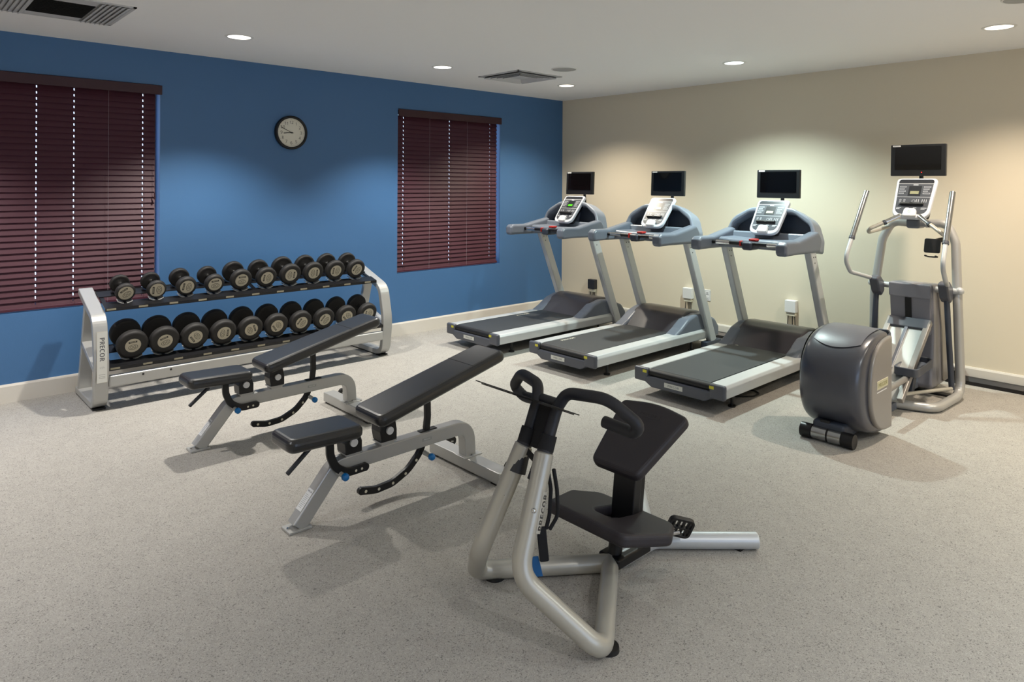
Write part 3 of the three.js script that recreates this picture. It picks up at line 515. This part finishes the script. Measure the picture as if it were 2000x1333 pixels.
function consolePanel(o, at, u, v, lcd) {                     // u: along the width, v: up the face
  const U = V(...u).normalize(), n = U.clone().cross(V(...v)).normalize(), Vv = n.clone().cross(U), c = V(...at);
  const P = (a, b, d) => c.clone().addScaledVector(U, a).addScaledVector(Vv, b).addScaledVector(n, d).toArray();
  const k = part(o, 'console', slab(polyShape([[-0.13, -0.185], [0.13, -0.185], [0.148, 0.185], [-0.148, 0.185]], [0.075, 0.075, 0.035, 0.035]), 0.034, at, u, v, 0.008), M.frameWhite);
  part(k, 'console_back', slab(rectShape(0.24, 0.32, 0.03), 0.05, P(0, 0, -0.035), u, v, 0.01), M.blackSteel);
  const face = slab(polyShape([[-0.112, -0.15], [0.112, -0.15], [0.128, 0.17], [-0.128, 0.17]], [0.06, 0.06, 0.024, 0.024]), 0.004, [0, 0, 0], [1, 0, 0], [0, 1, 0], 0.0005);
  const uvA = face.attributes.uv, ps = face.attributes.position; for (let i = 0; i < uvA.count; i++) uvA.setXY(i, (ps.getX(i) + 0.13) / 0.26, (ps.getY(i) + 0.152) / 0.324);
  face.applyMatrix4(new THREE.Matrix4().makeBasis(U, Vv, n)).translate(...P(0, 0, 0.0175));
  part(k, 'key_panel', face, M_console);
  part(k, 'display', plate(0.062, 0.026, P(0, 0.047, 0.0205), u, v), lcd);
  part(k, 'reading_ledge', [slab(strokeShape([[-0.085, 0], [0.085, 0]], 0, 0.018), 0.02, P(0, -0.062, 0.028), u, v, 0.003)], M.black);
  part(k, 'ledge_slot', [-0.045, 0.045].map((x) => plate(0.066, 0.006, P(x, -0.062, 0.0392), u, v)), M.bright);
  const hp = part(k, 'stop_pod', slab(polyShape([[-0.05, -0.038], [0.05, -0.038], [0.042, 0.034], [-0.042, 0.034]], 0.02), 0.04, P(0, -0.145, 0.025), u, v, 0.01), M.white);
  part(hp, 'stop_mark', slab(strokeShape([[-0.009, -0.009], [0.009, -0.009], [0.009, 0.009], [-0.009, 0.009]], 0.007, 0.003, true), 0.001, P(0, -0.142, 0.0455), u, v, 0), std('#8fb3a2', 0.5));
  return k;
}
const bezelTex = canvasTex(256, 24, (g, w, h) => { g.fillStyle = '#1b1d20'; g.fillRect(0, 0, w, h); g.fillStyle = '#4d5054'; g.fillRect(22, 8, 46, 7); g.fillStyle = '#8a8c90'; g.fillRect(140, 9, 5, 5); for (let x = 156; x < 216; x += 9) { g.fillStyle = '#3c3f43'; g.fillRect(x, 9, 5, 4); } g.fillStyle = '#d9dadc'; g.fillRect(224, 6, 9, 9); });
const stickerTex = canvasTex(64, 16, (g, w, h) => { g.fillStyle = '#d8dadb'; g.fillRect(0, 0, w, h); g.fillStyle = '#9fa3a6'; g.fillRect(8, 6, 46, 4); });
function screenUnit(o, x, y, z, led) {                        // faces -x
  const s = part(o, 'screen', slab(rectShape(0.40, 0.255, 0.008), 0.03, [x, y, z], [0, 0, 1], [0.04, 1, 0], 0.004), M.bezel);
  part(s, 'screen_back', slab(rectShape(0.30, 0.18, 0.02), 0.03, [x + 0.026, y - 0.01, z], [0, 0, 1], [0.04, 1, 0], 0.008), M.black);
  part(s, 'glass_panel', plate(0.335, 0.185, [x - 0.0158, y + 0.017, z], [0, 0, 1], [0.04, 1, 0]), M.screen);
  part(s, 'button_strip', plate(0.38, 0.03, [x - 0.018, y - 0.099, z], [0, 0, 1], [0.04, 1, 0]), printed(bezelTex, 0.35));
  part(s, 'sticker', plate(0.058, 0.012, [x - 0.0115, y + 0.1175, z - 0.155], [0, 0, 1], [0.04, 1, 0]), printed(stickerTex));
  if (led) part(s, 'standby_light', sph(0.0035, [x - 0.0195, y - 0.098, z + 0.03]), new THREE.MeshStandardMaterial({ color: '#ff3030', emissive: '#ff2020', emissiveIntensity: 2 }));
  part(s, 'mounting_arm', tube([[x + 0.03, y - 0.06, z], [x + 0.075, y - 0.11, z], [x + 0.09, y - 0.3, z]], 0.04, 0.016, 12), M.blackSteel);
}

// ------------------------------------------------------------------ treadmills
function makeTreadmill(label) {
  const zc = 3.336, o = thing('treadmill', label, 'treadmill', [-1.4, 0, zc], 'treadmills facing the beige wall');
  const yT = 0.215, yB = 0.112, hw = 0.39, xr = -2.31, xf = -0.52;
  for (const s of [-1, 1]) {
    // side rail: flat top, rounded outer edge, slightly drawn in below
    const rail = polyShape([[s * (hw - 0.125), yT - 0.012], [s * (hw - 0.118), yT], [s * (hw - 0.018), yT - 0.004], [s * hw, yT - 0.03], [s * (hw - 0.012), yB], [s * (hw - 0.10), yB]], [0.003, 0.006, 0.016, 0.02, 0.01, 0.004]);
    part(o, 'side_rail', extX(rail, xr + 0.03, xf, 0.002).translate(0, 0, zc), M.alu);
    part(o, 'upright', extZ(strokeShape([[-0.515, 0.075], [-0.955, 1.10]], 0, 0.098), zc + s * 0.385 - 0.03, zc + s * 0.385 + 0.03, 0.01), M.alu);
    part(o, 'upright_foot', rbox(-0.66, 0.0, zc + s * 0.385 - 0.035, -0.38, 0.085, zc + s * 0.385 + 0.035, 0.01), M.slateDeep);
    for (const [dx, y] of [[-0.942 + 0.0, 1.035], [-0.905, 1.035], [-0.915, 0.985]]) part(o, 'upright_screw', new THREE.CylinderGeometry(0.0055, 0.0055, 0.002, 12).rotateX(Math.PI / 2).translate(dx, y, zc + s * 0.385 + 0.0308), M.black);
    // rear corner caps
    part(o, 'rear_cap', rbox(xr - 0.008, yB - 0.004, zc + s * (hw - 0.06) - 0.062, xr + 0.034, yT + 0.001, zc + s * (hw - 0.06) + 0.062, 0.016, 3), M.slate);
    part(o, 'caution_sticker', box(xr - 0.0092, yT - 0.035, zc + s * (hw - 0.1) - 0.018, xr - 0.0076, yT - 0.014, zc + s * (hw - 0.1) + 0.018), M.yellow);
    for (const x of [-2.05, -0.75]) { part(o, 'foot', [bar([x, 0.0, zc + s * 0.30], [x, 0.012, zc + s * 0.30], 0.028), bar([x, 0.01, zc + s * 0.30], [x, 0.13, zc + s * 0.30], 0.011)], M.blackSteel); }
  }
  // rear skirt: a shallow tray under the roller
  part(o, 'rear_skirt', extX(polyShape([[-hw + 0.02, yB + 0.055], [-hw + 0.10, yB - 0.002], [-hw + 0.16, yB - 0.035], [hw - 0.16, yB - 0.035], [hw - 0.10, yB - 0.002], [hw - 0.02, yB + 0.055], [hw - 0.12, yB + 0.045], [-hw + 0.12, yB + 0.045]], 0.01), xr - 0.006, xr + 0.09, 0.008).translate(0, 0, zc), M.slate);
  part(o, 'deck', rbox(xr + 0.05, yT - 0.06, zc - 0.275, xf - 0.2, yT - 0.014, zc + 0.275, 0.006), M.deck);
  const bl = part(o, 'running_belt', extZ(strokeShape([[xr + 0.04, yT - 0.04], [xr + 0.04, yT - 0.005], [-0.75, yT - 0.005]], [0, 0.03, 0], 0.007), zc - 0.258, zc + 0.258, 0.001), M.belt);
  part(o, 'rear_roller', bar([xr + 0.042, yT - 0.038, zc - 0.265], [xr + 0.042, yT - 0.038, zc + 0.265], 0.031), M.black);
  for (const s of [-1, 1]) part(o, 'roller_end', bar([xr + 0.042, yT - 0.036, zc + s * 0.266], [xr + 0.042, yT - 0.036, zc + s * 0.272], 0.022), M.bright);
  const bt = canvasTex(256, 64, (g, w, h) => { g.fillStyle = '#33373a'; g.fillRect(0, 0, w, h); LOGO(g, w, h, 0, 56, 'PRECOR', '#b9b6a8'); });
  part(bl, 'belt_print', new THREE.PlaneGeometry(0.22, 0.05).rotateX(-Math.PI / 2).rotateY(0).translate(o.userData.beltX ?? -1.0, yT - 0.001, zc - 0.2), printed(bt, 0.6));
  const lt = canvasTex(256, 64, (g, w, h) => { g.fillStyle = '#c9cac4'; g.fillRect(0, 0, w, h); LOGO(g, w, h, 2, 42, 'PRECOR', '#75777a'); });
  part(o, 'rear_label', plate(0.16, 0.034, [xr - 0.0075, yB + 0.01, zc - 0.03], [0, 0, 1], [0, 1, 0]), printed(lt, 0.4));
  // motor hood: side wings and a smooth scooped middle
  const hoodLine = [[-1.08, yT - 0.012], [-0.98, 0.275], [-0.87, 0.355], [-0.76, 0.395], [-0.60, 0.375], [-0.42, 0.30], [-0.36, 0.2], [-0.36, 0.1], [-1.08, 0.1]];
  part(o, 'motor_hood', extZ(polyShape(hoodLine, [0, 0.2, 0.2, 0.2, 0.2, 0.08, 0.05, 0, 0]), zc - 0.30, zc + 0.30, 0.03), M.hood);
  for (const s of [-1, 1]) part(o, 'hood_wing', extZ(polyShape([[-1.13, yT - 0.004], [-1.02, 0.262], [-0.90, 0.335], [-0.76, 0.372], [-0.60, 0.355], [-0.42, 0.285], [-0.345, 0.2], [-0.345, 0.1], [-1.1, 0.1]], [0, 0.2, 0.2, 0.2, 0.2, 0.08, 0.05, 0, 0]), s > 0 ? zc + 0.245 : zc - 0.372, s > 0 ? zc + 0.372 : zc - 0.245, 0.028), M.slateLight);
  // upper housing: arms, arched shell and the two recessed cups
  const arch = (w, y0, yt) => [[-w, y0], [w, y0], [w, y0 + 0.11], [w * 0.86, yt - 0.10], [w * 0.45, yt], [-w * 0.45, yt], [-w * 0.86, yt - 0.10], [-w, y0 + 0.11]];
  const arr = [0.02, 0.02, 0.1, 0.16, 0.2, 0.2, 0.16, 0.1];
  const rim = polyShape(arch(0.428, 1.085, 1.45), arr);
  for (const s of [-1, 1]) rim.holes.push(new THREE.Path(rounded([[s * 0.04, 1.225, 0], [s * 0.375, 1.225, 0], [s * 0.352, 1.30, 0], [s * 0.20, 1.402, 0], [s * 0.04, 1.408, 0]], [0.01, 0.03, 0.08, 0.12, 0.02], true).map((p) => new THREE.Vector2(p.x, p.y))));
  const tilt = (g) => { const m = new THREE.Matrix4().makeTranslation(-0.93, 1.1, zc).multiply(new THREE.Matrix4().makeRotationZ(-0.22)).multiply(new THREE.Matrix4().makeTranslation(0.93, -1.1, -zc)); return g.applyMatrix4(m); };
  const hs = part(o, 'upper_housing', tilt(extX(rim, -0.93, -0.76, 0.016).translate(0, 0, zc)), M.rim);
  part(hs, 'cup_back', tilt(extX(polyShape(arch(0.41, 1.10, 1.43), arr), -0.81, -0.765, 0.004).translate(0, 0, zc)), M.recess);
  for (const s of [-1, 1]) {
    part(o, 'arm', extZ(polyShape([[-1.475, 1.10], [-1.46, 1.072], [-1.30, 1.075], [-0.84, 1.07], [-0.80, 1.17], [-0.86, 1.25], [-1.0, 1.225], [-1.22, 1.185], [-1.44, 1.188], [-1.475, 1.16]], [0.03, 0.03, 0.1, 0.03, 0.06, 0.06, 0.1, 0.1, 0.04, 0.03]), zc + s * 0.385 - 0.048, zc + s * 0.385 + 0.048, 0.026), M.slateLight);
  }
  part(o, 'lower_tray', extX(polyShape([[-0.36, 1.085], [0.36, 1.085], [0.36, 1.175], [0.2, 1.165], [-0.2, 1.165], [-0.36, 1.175]], 0.03), -1.16, -0.82, 0.03).translate(0, 0, zc), M.slateLight);
  part(o, 'grip_bar', bar([-1.262, 1.138, zc - 0.35], [-1.262, 1.138, zc + 0.35], 0.0165), M.blackSteel);
  for (const s of [-1, 1]) part(o, 'pulse_grip', bar([-1.262, 1.138, zc + s * 0.17], [-1.262, 1.138, zc + s * 0.30], 0.0185), M.chrome);
  part(o, 'grip_hub', [rbox(-1.30, 1.085, zc - 0.045, -1.15, 1.155, zc + 0.045, 0.02, 3)], M.slateDeep);
  part(o, 'safety_clip', [rbox(-1.20, 1.158, zc - 0.032, -1.13, 1.176, zc + 0.032, 0.006), rbox(-1.284, 1.114, zc - 0.075, -1.24, 1.16, zc - 0.06, 0.006)], M.red, 'red safety clip');
  consolePanel(o, [-0.90, 1.35, zc], [0, 0, 1], [0.235, 0.29, 0], M_lcd);
  screenUnit(o, -0.72, 1.648, zc);
  return o;
}
{
  const t3 = makeTreadmill('silver and grey treadmill nearest the elliptical machine');
  const t2 = copyOf(t3, [-1.43, 0, 2.178], 'silver and grey treadmill in the middle of the three');
  const t1 = copyOf(t3, [-1.50, 0, 1.045], 'silver and grey treadmill in the corner with a lit green display');
  t1.traverse((c) => { if (c.name === 'display') c.material = M_lcdGreen; if (c.name === 'belt_print') c.position.x = -0.42; });
  t2.traverse((c) => { if (c.name === 'belt_print') c.position.x = -1.0; });
  const cd = thing('extension_cord', 'black power cord coiled on the floor under the near treadmill edge', 'cord', [-1.65, 0, 3.5]);
  part(cd, 'cord', tube([[-1.45, 0.006, 3.30], [-1.75, 0.006, 3.44], [-1.83, 0.006, 3.54], [-1.72, 0.006, 3.63], [-1.62, 0.006, 3.63], [-1.56, 0.006, 3.55], [-1.66, 0.006, 3.46], [-1.5, 0.006, 3.38]], 0.06, 0.0055, 8), M.black);
}

// ------------------------------------------------------------------ elliptical
{
  const zc = 4.41, o = thing('elliptical_trainer', 'silver and graphite elliptical trainer with round rear drum', 'elliptical', [-1.35, 0, zc]);
  // rear drum: a rounded body with a flat front
  const xf = -1.79, yc = 0.352, hy = 0.332, hx = 0.475, hz = 0.207;
  const prof = (a) => { const c = Math.cos(a), s = Math.sin(a); return [Math.sign(c) * Math.abs(c) ** 0.76, Math.sign(s) * Math.abs(s) ** 0.86]; };   // rear half of a soft oval
  const N = 48, K = 28, pos = [], idx = [];
  const drum = (inflate, z0, z1, px) => {
    const P = [], I = [];
    for (let k = 0; k <= K; k++) {
      const t = z0 + (z1 - z0) * k / K, q = (1 - Math.abs(t) ** 3.2) ** (1 / 3.2), sx = 0.74 + 0.26 * q, sy = 0.86 + 0.14 * q;
      for (let i = 0; i <= N; i++) { const a = Math.PI / 2 + Math.PI * i / N, [c, s] = prof(a); P.push(xf + c * (hx + inflate) * sx, yc + s * (hy + inflate) * sy, zc + t * hz); }
    }
    for (let k = 0; k < K; k++) for (let i = 0; i < N; i++) { const a = k * (N + 1) + i, b = a + 1, c = a + N + 1, d = c + 1; I.push(a, c, b, b, c, d); }
    for (const k of [0, K]) { const m = P.length / 3; P.push(xf, yc, zc + (z0 + (z1 - z0) * k / K) * hz); for (let i = 0; i < N; i++) { const a = k * (N + 1) + i; k ? I.push(m, a + 1, a) : I.push(m, a, a + 1); } }
    const m = P.length / 3; for (let k = 0; k <= K; k++) { P.push(xf, P[(k * (N + 1)) * 3 + 1], P[(k * (N + 1)) * 3 + 2]); P.push(xf, P[(k * (N + 1) + N) * 3 + 1], P[(k * (N + 1)) * 3 + 2]); }
    for (let k = 0; k < K; k++) { const a = m + 2 * k; I.push(a, a + 2, a + 1, a + 1, a + 2, a + 3); }
    const g = new THREE.BufferGeometry(); g.setAttribute('position', new THREE.Float32BufferAttribute(P, 3)); g.setAttribute('uv', new THREE.Float32BufferAttribute(new Float32Array(P.length / 3 * 2), 2)); g.setIndex(I); g.computeVertexNormals(); return g;
  };
  const dr = part(o, 'drive_drum', drum(0, -1, 1), M.graphite);
  for (const s of [-1, 1]) {
    const pts = []; for (let i = 0; i <= 40; i++) { const a = Math.PI / 2 + Math.PI * i / 40, [c, q] = prof(a); pts.push(new THREE.Vector2(xf + 0.002 + c * hx * 0.76, yc + 0.0 + q * hy * 0.9)); }
    const g = extZ(new THREE.Shape(pts), 0, 0.035, 0.022);
    part(dr, 'side_panel', s > 0 ? g.translate(0, 0, zc + hz - 0.012) : g.scale(1, 1, -1).translate(0, 0, zc - hz + 0.012), M.panelSilver);
  }
  part(dr, 'top_cap', (() => { const P = [], I = [], n = 20, k2 = 14; for (let k = 0; k <= k2; k++) for (let i = 0; i <= n; i++) { const t = -0.72 + 1.44 * k / k2, q = (1 - Math.abs(t) ** 3.2) ** (1 / 3.2), a = Math.PI / 2 + (0.80 - 0.3 * t * t) * i / n, [c, s] = prof(a); P.push(xf + c * (hx + 0.004) * (0.74 + 0.26 * q), yc + s * (hy + 0.005) * (0.86 + 0.14 * q), zc + t * hz); } for (let k = 0; k < k2; k++) for (let i = 0; i < n; i++) { const a = k * (n + 1) + i; I.push(a, a + n + 1, a + 1, a + 1, a + n + 1, a + n + 2); } const g = new THREE.BufferGeometry(); g.setAttribute('position', new THREE.Float32BufferAttribute(P, 3)); g.setAttribute('uv', new THREE.Float32BufferAttribute(new Float32Array(P.length / 3 * 2), 2)); g.setIndex(I); g.computeVertexNormals(); return g; })(), M.slate2);
  const pt = canvasTex(256, 80, (g, w, h) => { g.fillStyle = '#c2bd9c'; g.fillRect(0, 0, w, h); LOGO(g, w, h, 2, 56, 'PRECOR', '#6d6a1c'); });
  part(dr, 'name_plate', rbox(-2.06, 0.345, zc + hz + 0.0225, -1.87, 0.40, zc + hz + 0.0245, 0.0008), M.cream);
  part(dr, 'name_print', plate(0.18, 0.05, [-1.965, 0.3725, zc + hz + 0.025], [1, 0, 0], [0, 1, 0]), printed(pt, 0.4));
  part(dr, 'name_line', box(-2.06, 0.325, zc + hz + 0.0225, -1.89, 0.331, zc + hz + 0.024), M.white);
  part(dr, 'power_inlet', rbox(-2.235, 0.10, zc - 0.05, -2.205, 0.135, zc + 0.01, 0.004), M.black);
  part(o, 'drum_bracket', rbox(-2.24, 0.03, zc - 0.10, -1.9, 0.125, zc + 0.10, 0.02), M.slateDeep);
  const rl = part(o, 'transport_roller', [bar([-2.24, 0.046, zc - 0.165], [-2.24, 0.046, zc - 0.095], 0.046, 0.046, 28), bar([-2.24, 0.046, zc + 0.095], [-2.24, 0.046, zc + 0.165], 0.046, 0.046, 28), bar([-2.24, 0.046, zc - 0.1], [-2.24, 0.046, zc + 0.1], 0.042, 0.042, 28)], M.blackSteel);
  part(rl, 'warning_label', [bar([-2.24, 0.046, zc - 0.09], [-2.24, 0.046, zc - 0.0], 0.0435, 0.0435, 28), bar([-2.24, 0.046, zc + 0.012], [-2.24, 0.046, zc + 0.09], 0.0435, 0.0435, 28)], M.bright);
  // base beam and floor loop
  part(o, 'base_beam', [rbox(-1.75, 0.055, zc - 0.06, -0.5, 0.115, zc + 0.06, 0.012), rbox(-1.30, 0.0, zc - 0.07, -1.12, 0.06, zc + 0.07, 0.01)], M.slateLight);
  for (const s of [-1, 1]) {
    part(o, 'frame_tube', tube([[-0.50, 1.335, zc + s * 0.05], [-0.50, 1.345, zc + s * 0.20], [-0.53, 1.20, zc + s * 0.265], [-0.61, 0.76, zc + s * 0.30], [-0.57, 0.034, zc + s * 0.315], [-1.10, 0.036, zc + s * 0.29], [-1.2, 0.036, zc + s * 0.02]], [0, 0.09, 0.2, 0.5, 0.13, 0.12, 0], 0.033, 18), M.silver);
    part(o, 'link_bar', bar([-0.70, 0.10, zc + s * 0.285], [-1.25, 0.135, zc + s * 0.13], 0.013), M.champagne);
    // swinging handle: black lower arm, bent tube and bright grip
    const h = part(o, 'moving_handle', tube([[-1.0, 1.245, zc + s * 0.325], [-1.125, 1.06, zc + s * 0.335], [-1.03, 0.955, zc + s * 0.33], [-0.74, 0.885, zc + s * 0.265]], [0, 0.1, 0.07, 0], 0.0165, 16), M.alu);
    part(h, 'hand_grip', bar([-1.015, 1.225, zc + s * 0.325], [-0.77, 1.59, zc + s * 0.305], 0.0205), M.bright);
    part(h, 'grip_end', sph(0.0205, [-0.77, 1.59, zc + s * 0.305], 1, 0.5, 1), M.black);
    part(h, 'grip_collar', bar([-1.02, 1.217, zc + s * 0.3255], [-1.008, 1.235, zc + s * 0.325], 0.0225), M.slate);
    part(o, 'pivot_knuckle', [extZ(polyShape([[-0.80, 0.90], [-0.72, 0.915], [-0.64, 0.86], [-0.63, 0.78], [-0.69, 0.74], [-0.74, 0.78]], 0.03), zc + s * 0.245 - 0.035, zc + s * 0.245 + 0.035, 0.014)], M.slate);
    part(o, 'lower_arm', tube([[-0.70, 0.80, zc + s * 0.25], [-0.70, 0.50, zc + s * 0.265], [-0.67, 0.09, zc + s * 0.28]], 0.3, 0.021, 12), M.slateDeep);
    part(o, 'pivot_cap', sph(0.03, [-0.615, 0.835, zc + s * 0.315]), M.alu);
  }
  part(o, 'cross_tube', bar([-0.62, 0.83, zc - 0.31], [-0.62, 0.83, zc + 0.31], 0.024), M.alu);
  // front tower
  const tw = part(o, 'tower', extZ(polyShape([[-0.70, 0.875], [-0.47, 0.86], [-0.36, 0.55], [-0.30, 0.06], [-0.72, 0.06], [-0.66, 0.42]], [0.03, 0.05, 0.2, 0.04, 0.04, 0.3]), zc - 0.155, zc + 0.155, 0.02), M.ash);
  for (const s of [-1, 1]) part(tw, 'tower_side', extZ(polyShape([[-0.60, 0.86], [-0.475, 0.85], [-0.365, 0.55], [-0.31, 0.08], [-0.46, 0.08], [-0.50, 0.5]], [0.03, 0.05, 0.2, 0.04, 0.04, 0.3]), 0, 0.02, 0.008).translate(0, 0, s > 0 ? zc + 0.148 : zc - 0.168), M.panelSilver);
  part(tw, 'tower_face', slab(polyShape([[-0.14, -0.19], [0.14, -0.19], [0.145, 0.12], [-0.145, 0.12]], 0.02), 0.03, [-0.692, 0.665, zc], [0, 0, 1], [-0.08, 1, 0], 0.006), M.ash);
  part(tw, 'tower_cap', slab(rectShape(0.30, 0.11, 0.015), 0.03, [-0.715, 0.815, zc], [0, 0, 1], [-0.08, 1, 0], 0.008), M.ash);
  part(tw, 'slot', slab(rectShape(0.045, 0.20, 0.004), 0.006, [-0.712, 0.66, zc - 0.01], [0, 0, 1], [-0.08, 1, 0.04], 0.001), M.black);
  // ramp
  const ru = [0.62, 0.46, 0];
  const rp = part(o, 'ramp', slab(rectShape(0.80, 0.27, 0.01), 0.03, [-1.02, 0.335, zc], ru, [0, 0, -1], 0.006), M.ramp);
  const rn = V(-0.46, 0.62, 0).normalize();
  for (const s of [-1, 0, 1]) part(rp, s ? 'side_track' : 'centre_ridge', slab(rectShape(0.80, s ? 0.04 : 0.025, 0.006), s ? 0.045 : 0.02, V(-1.02, 0.335, zc + s * 0.135).addScaledVector(rn, s ? 0.012 : 0.02).toArray(), ru, [0, 0, -1], 0.004), s ? M.panelSilver : M.slateLight);
  part(rp, 'ramp_head', slab(rectShape(0.10, 0.29, 0.01), 0.05, V(-0.735, 0.546, zc).addScaledVector(rn, 0.01).toArray(), ru, [0, 0, -1], 0.006), M.slate);
  // pedals on their arms
  for (const [s, x, y, a] of [[1, -1.02, 0.275, 0.05], [-1, -1.12, 0.42, 0.30]]) {
    const u = [Math.cos(a), Math.sin(a), 0], z = zc + s * 0.125;
    const arm = part(o, 'pedal_arm', bar([-1.66, 0.30 + (s < 0 ? 0.15 : -0.08), z], [x + 0.05, y - 0.03, z], 0.02), M.panelSilver);
    const pd = part(o, 'pedal', slab(polyShape([[-0.19, -0.075], [0.15, -0.075], [0.19, -0.05], [0.19, 0.05], [0.15, 0.075], [-0.19, 0.075]], 0.03), 0.02, [x, y, z], u, [0, 0, -1], 0.004), M.slateLight);
    part(pd, 'pedal_rim', slab(strokeShape([[-0.185, -0.075], [0.15, -0.075], [0.19, -0.05], [0.19, 0.05], [0.15, 0.075], [-0.185, 0.075]], 0.03, 0.014, true), 0.06, V(x, y, z).add(V(-Math.sin(a), Math.cos(a), 0).multiplyScalar(0.02)).toArray(), u, [0, 0, -1], 0.004), M.slate);
    part(pd, 'pedal_bracket', extZ(polyShape([[x - 0.02, y - 0.01], [x + 0.06, y - 0.01], [x - 0.03, 0.11], [x - 0.10, 0.10]], 0.006), z - 0.012, z + 0.012, 0.003), M.slateDeep);
  }
  // console, screen and fixed bars
  part(o, 'console_neck', [rbox(-0.66, 1.30, zc - 0.05, -0.50, 1.38, zc + 0.05, 0.02), bar([-0.52, 1.33, zc], [-0.56, 1.52, zc], 0.035)], M.slateLight);
  consolePanel(o, [-0.628, 1.535, zc], [0, 0, 1], [0.19, 0.30, 0], lcdDim);
  screenUnit(o, -0.53, 1.845, zc, true);
  for (const s of [-1, 1]) {
    const fb = part(o, 'fixed_bar', tube([[-0.52, 1.30, zc + s * 0.215], [-0.82, 1.262, zc + s * 0.27], [-0.87, 1.29, zc + s * 0.255], [-0.725, 1.405, zc + s * 0.065]], [0, 0.05, 0.04, 0], 0.015, 14), M.champagne);
    part(fb, 'pulse_grip', bar([-0.795, 1.347, zc + s * 0.155], [-0.73, 1.40, zc + s * 0.07], 0.0185), M.chrome);
    part(fb, 'grip_collar', bar([-0.803, 1.341, zc + s * 0.165], [-0.793, 1.349, zc + s * 0.153], 0.0205), M.slateDeep);
  }
  const bh = part(o, 'bottle_holder', [slab(polyShape([[-0.055, -0.055], [0.055, -0.055], [0.055, 0.045], [0.02, 0.055], [-0.055, 0.055]], 0.015), 0.012, [-0.80, 1.175, zc + 0.18], [0, 0, 1], [0.25, 1, 0.1], 0.003).translate(0, 0.008, 0), slab(rectShape(0.12, 0.035, 0.008), 0.02, [-0.72, 1.225, zc + 0.215], [0.8, 0.15, 0.45], [0, 1, 0], 0.004)], M.black);
  part(bh, 'holder_hook', slab(strokeShape([[-0.035, 0.03], [-0.035, -0.02], [0.035, -0.02], [0.035, 0.03]], 0.02, 0.014), 0.01, [-0.835, 1.105, zc + 0.185], [0, 0, 1], [-1, 0.25, 0], 0.002), M.black);
  part(o, 'front_crossfoot', rbox(-0.60, 0.0, zc - 0.30, -0.54, 0.02, zc + 0.30, 0.006), M.black);
}

renderer.render(scene, camera);
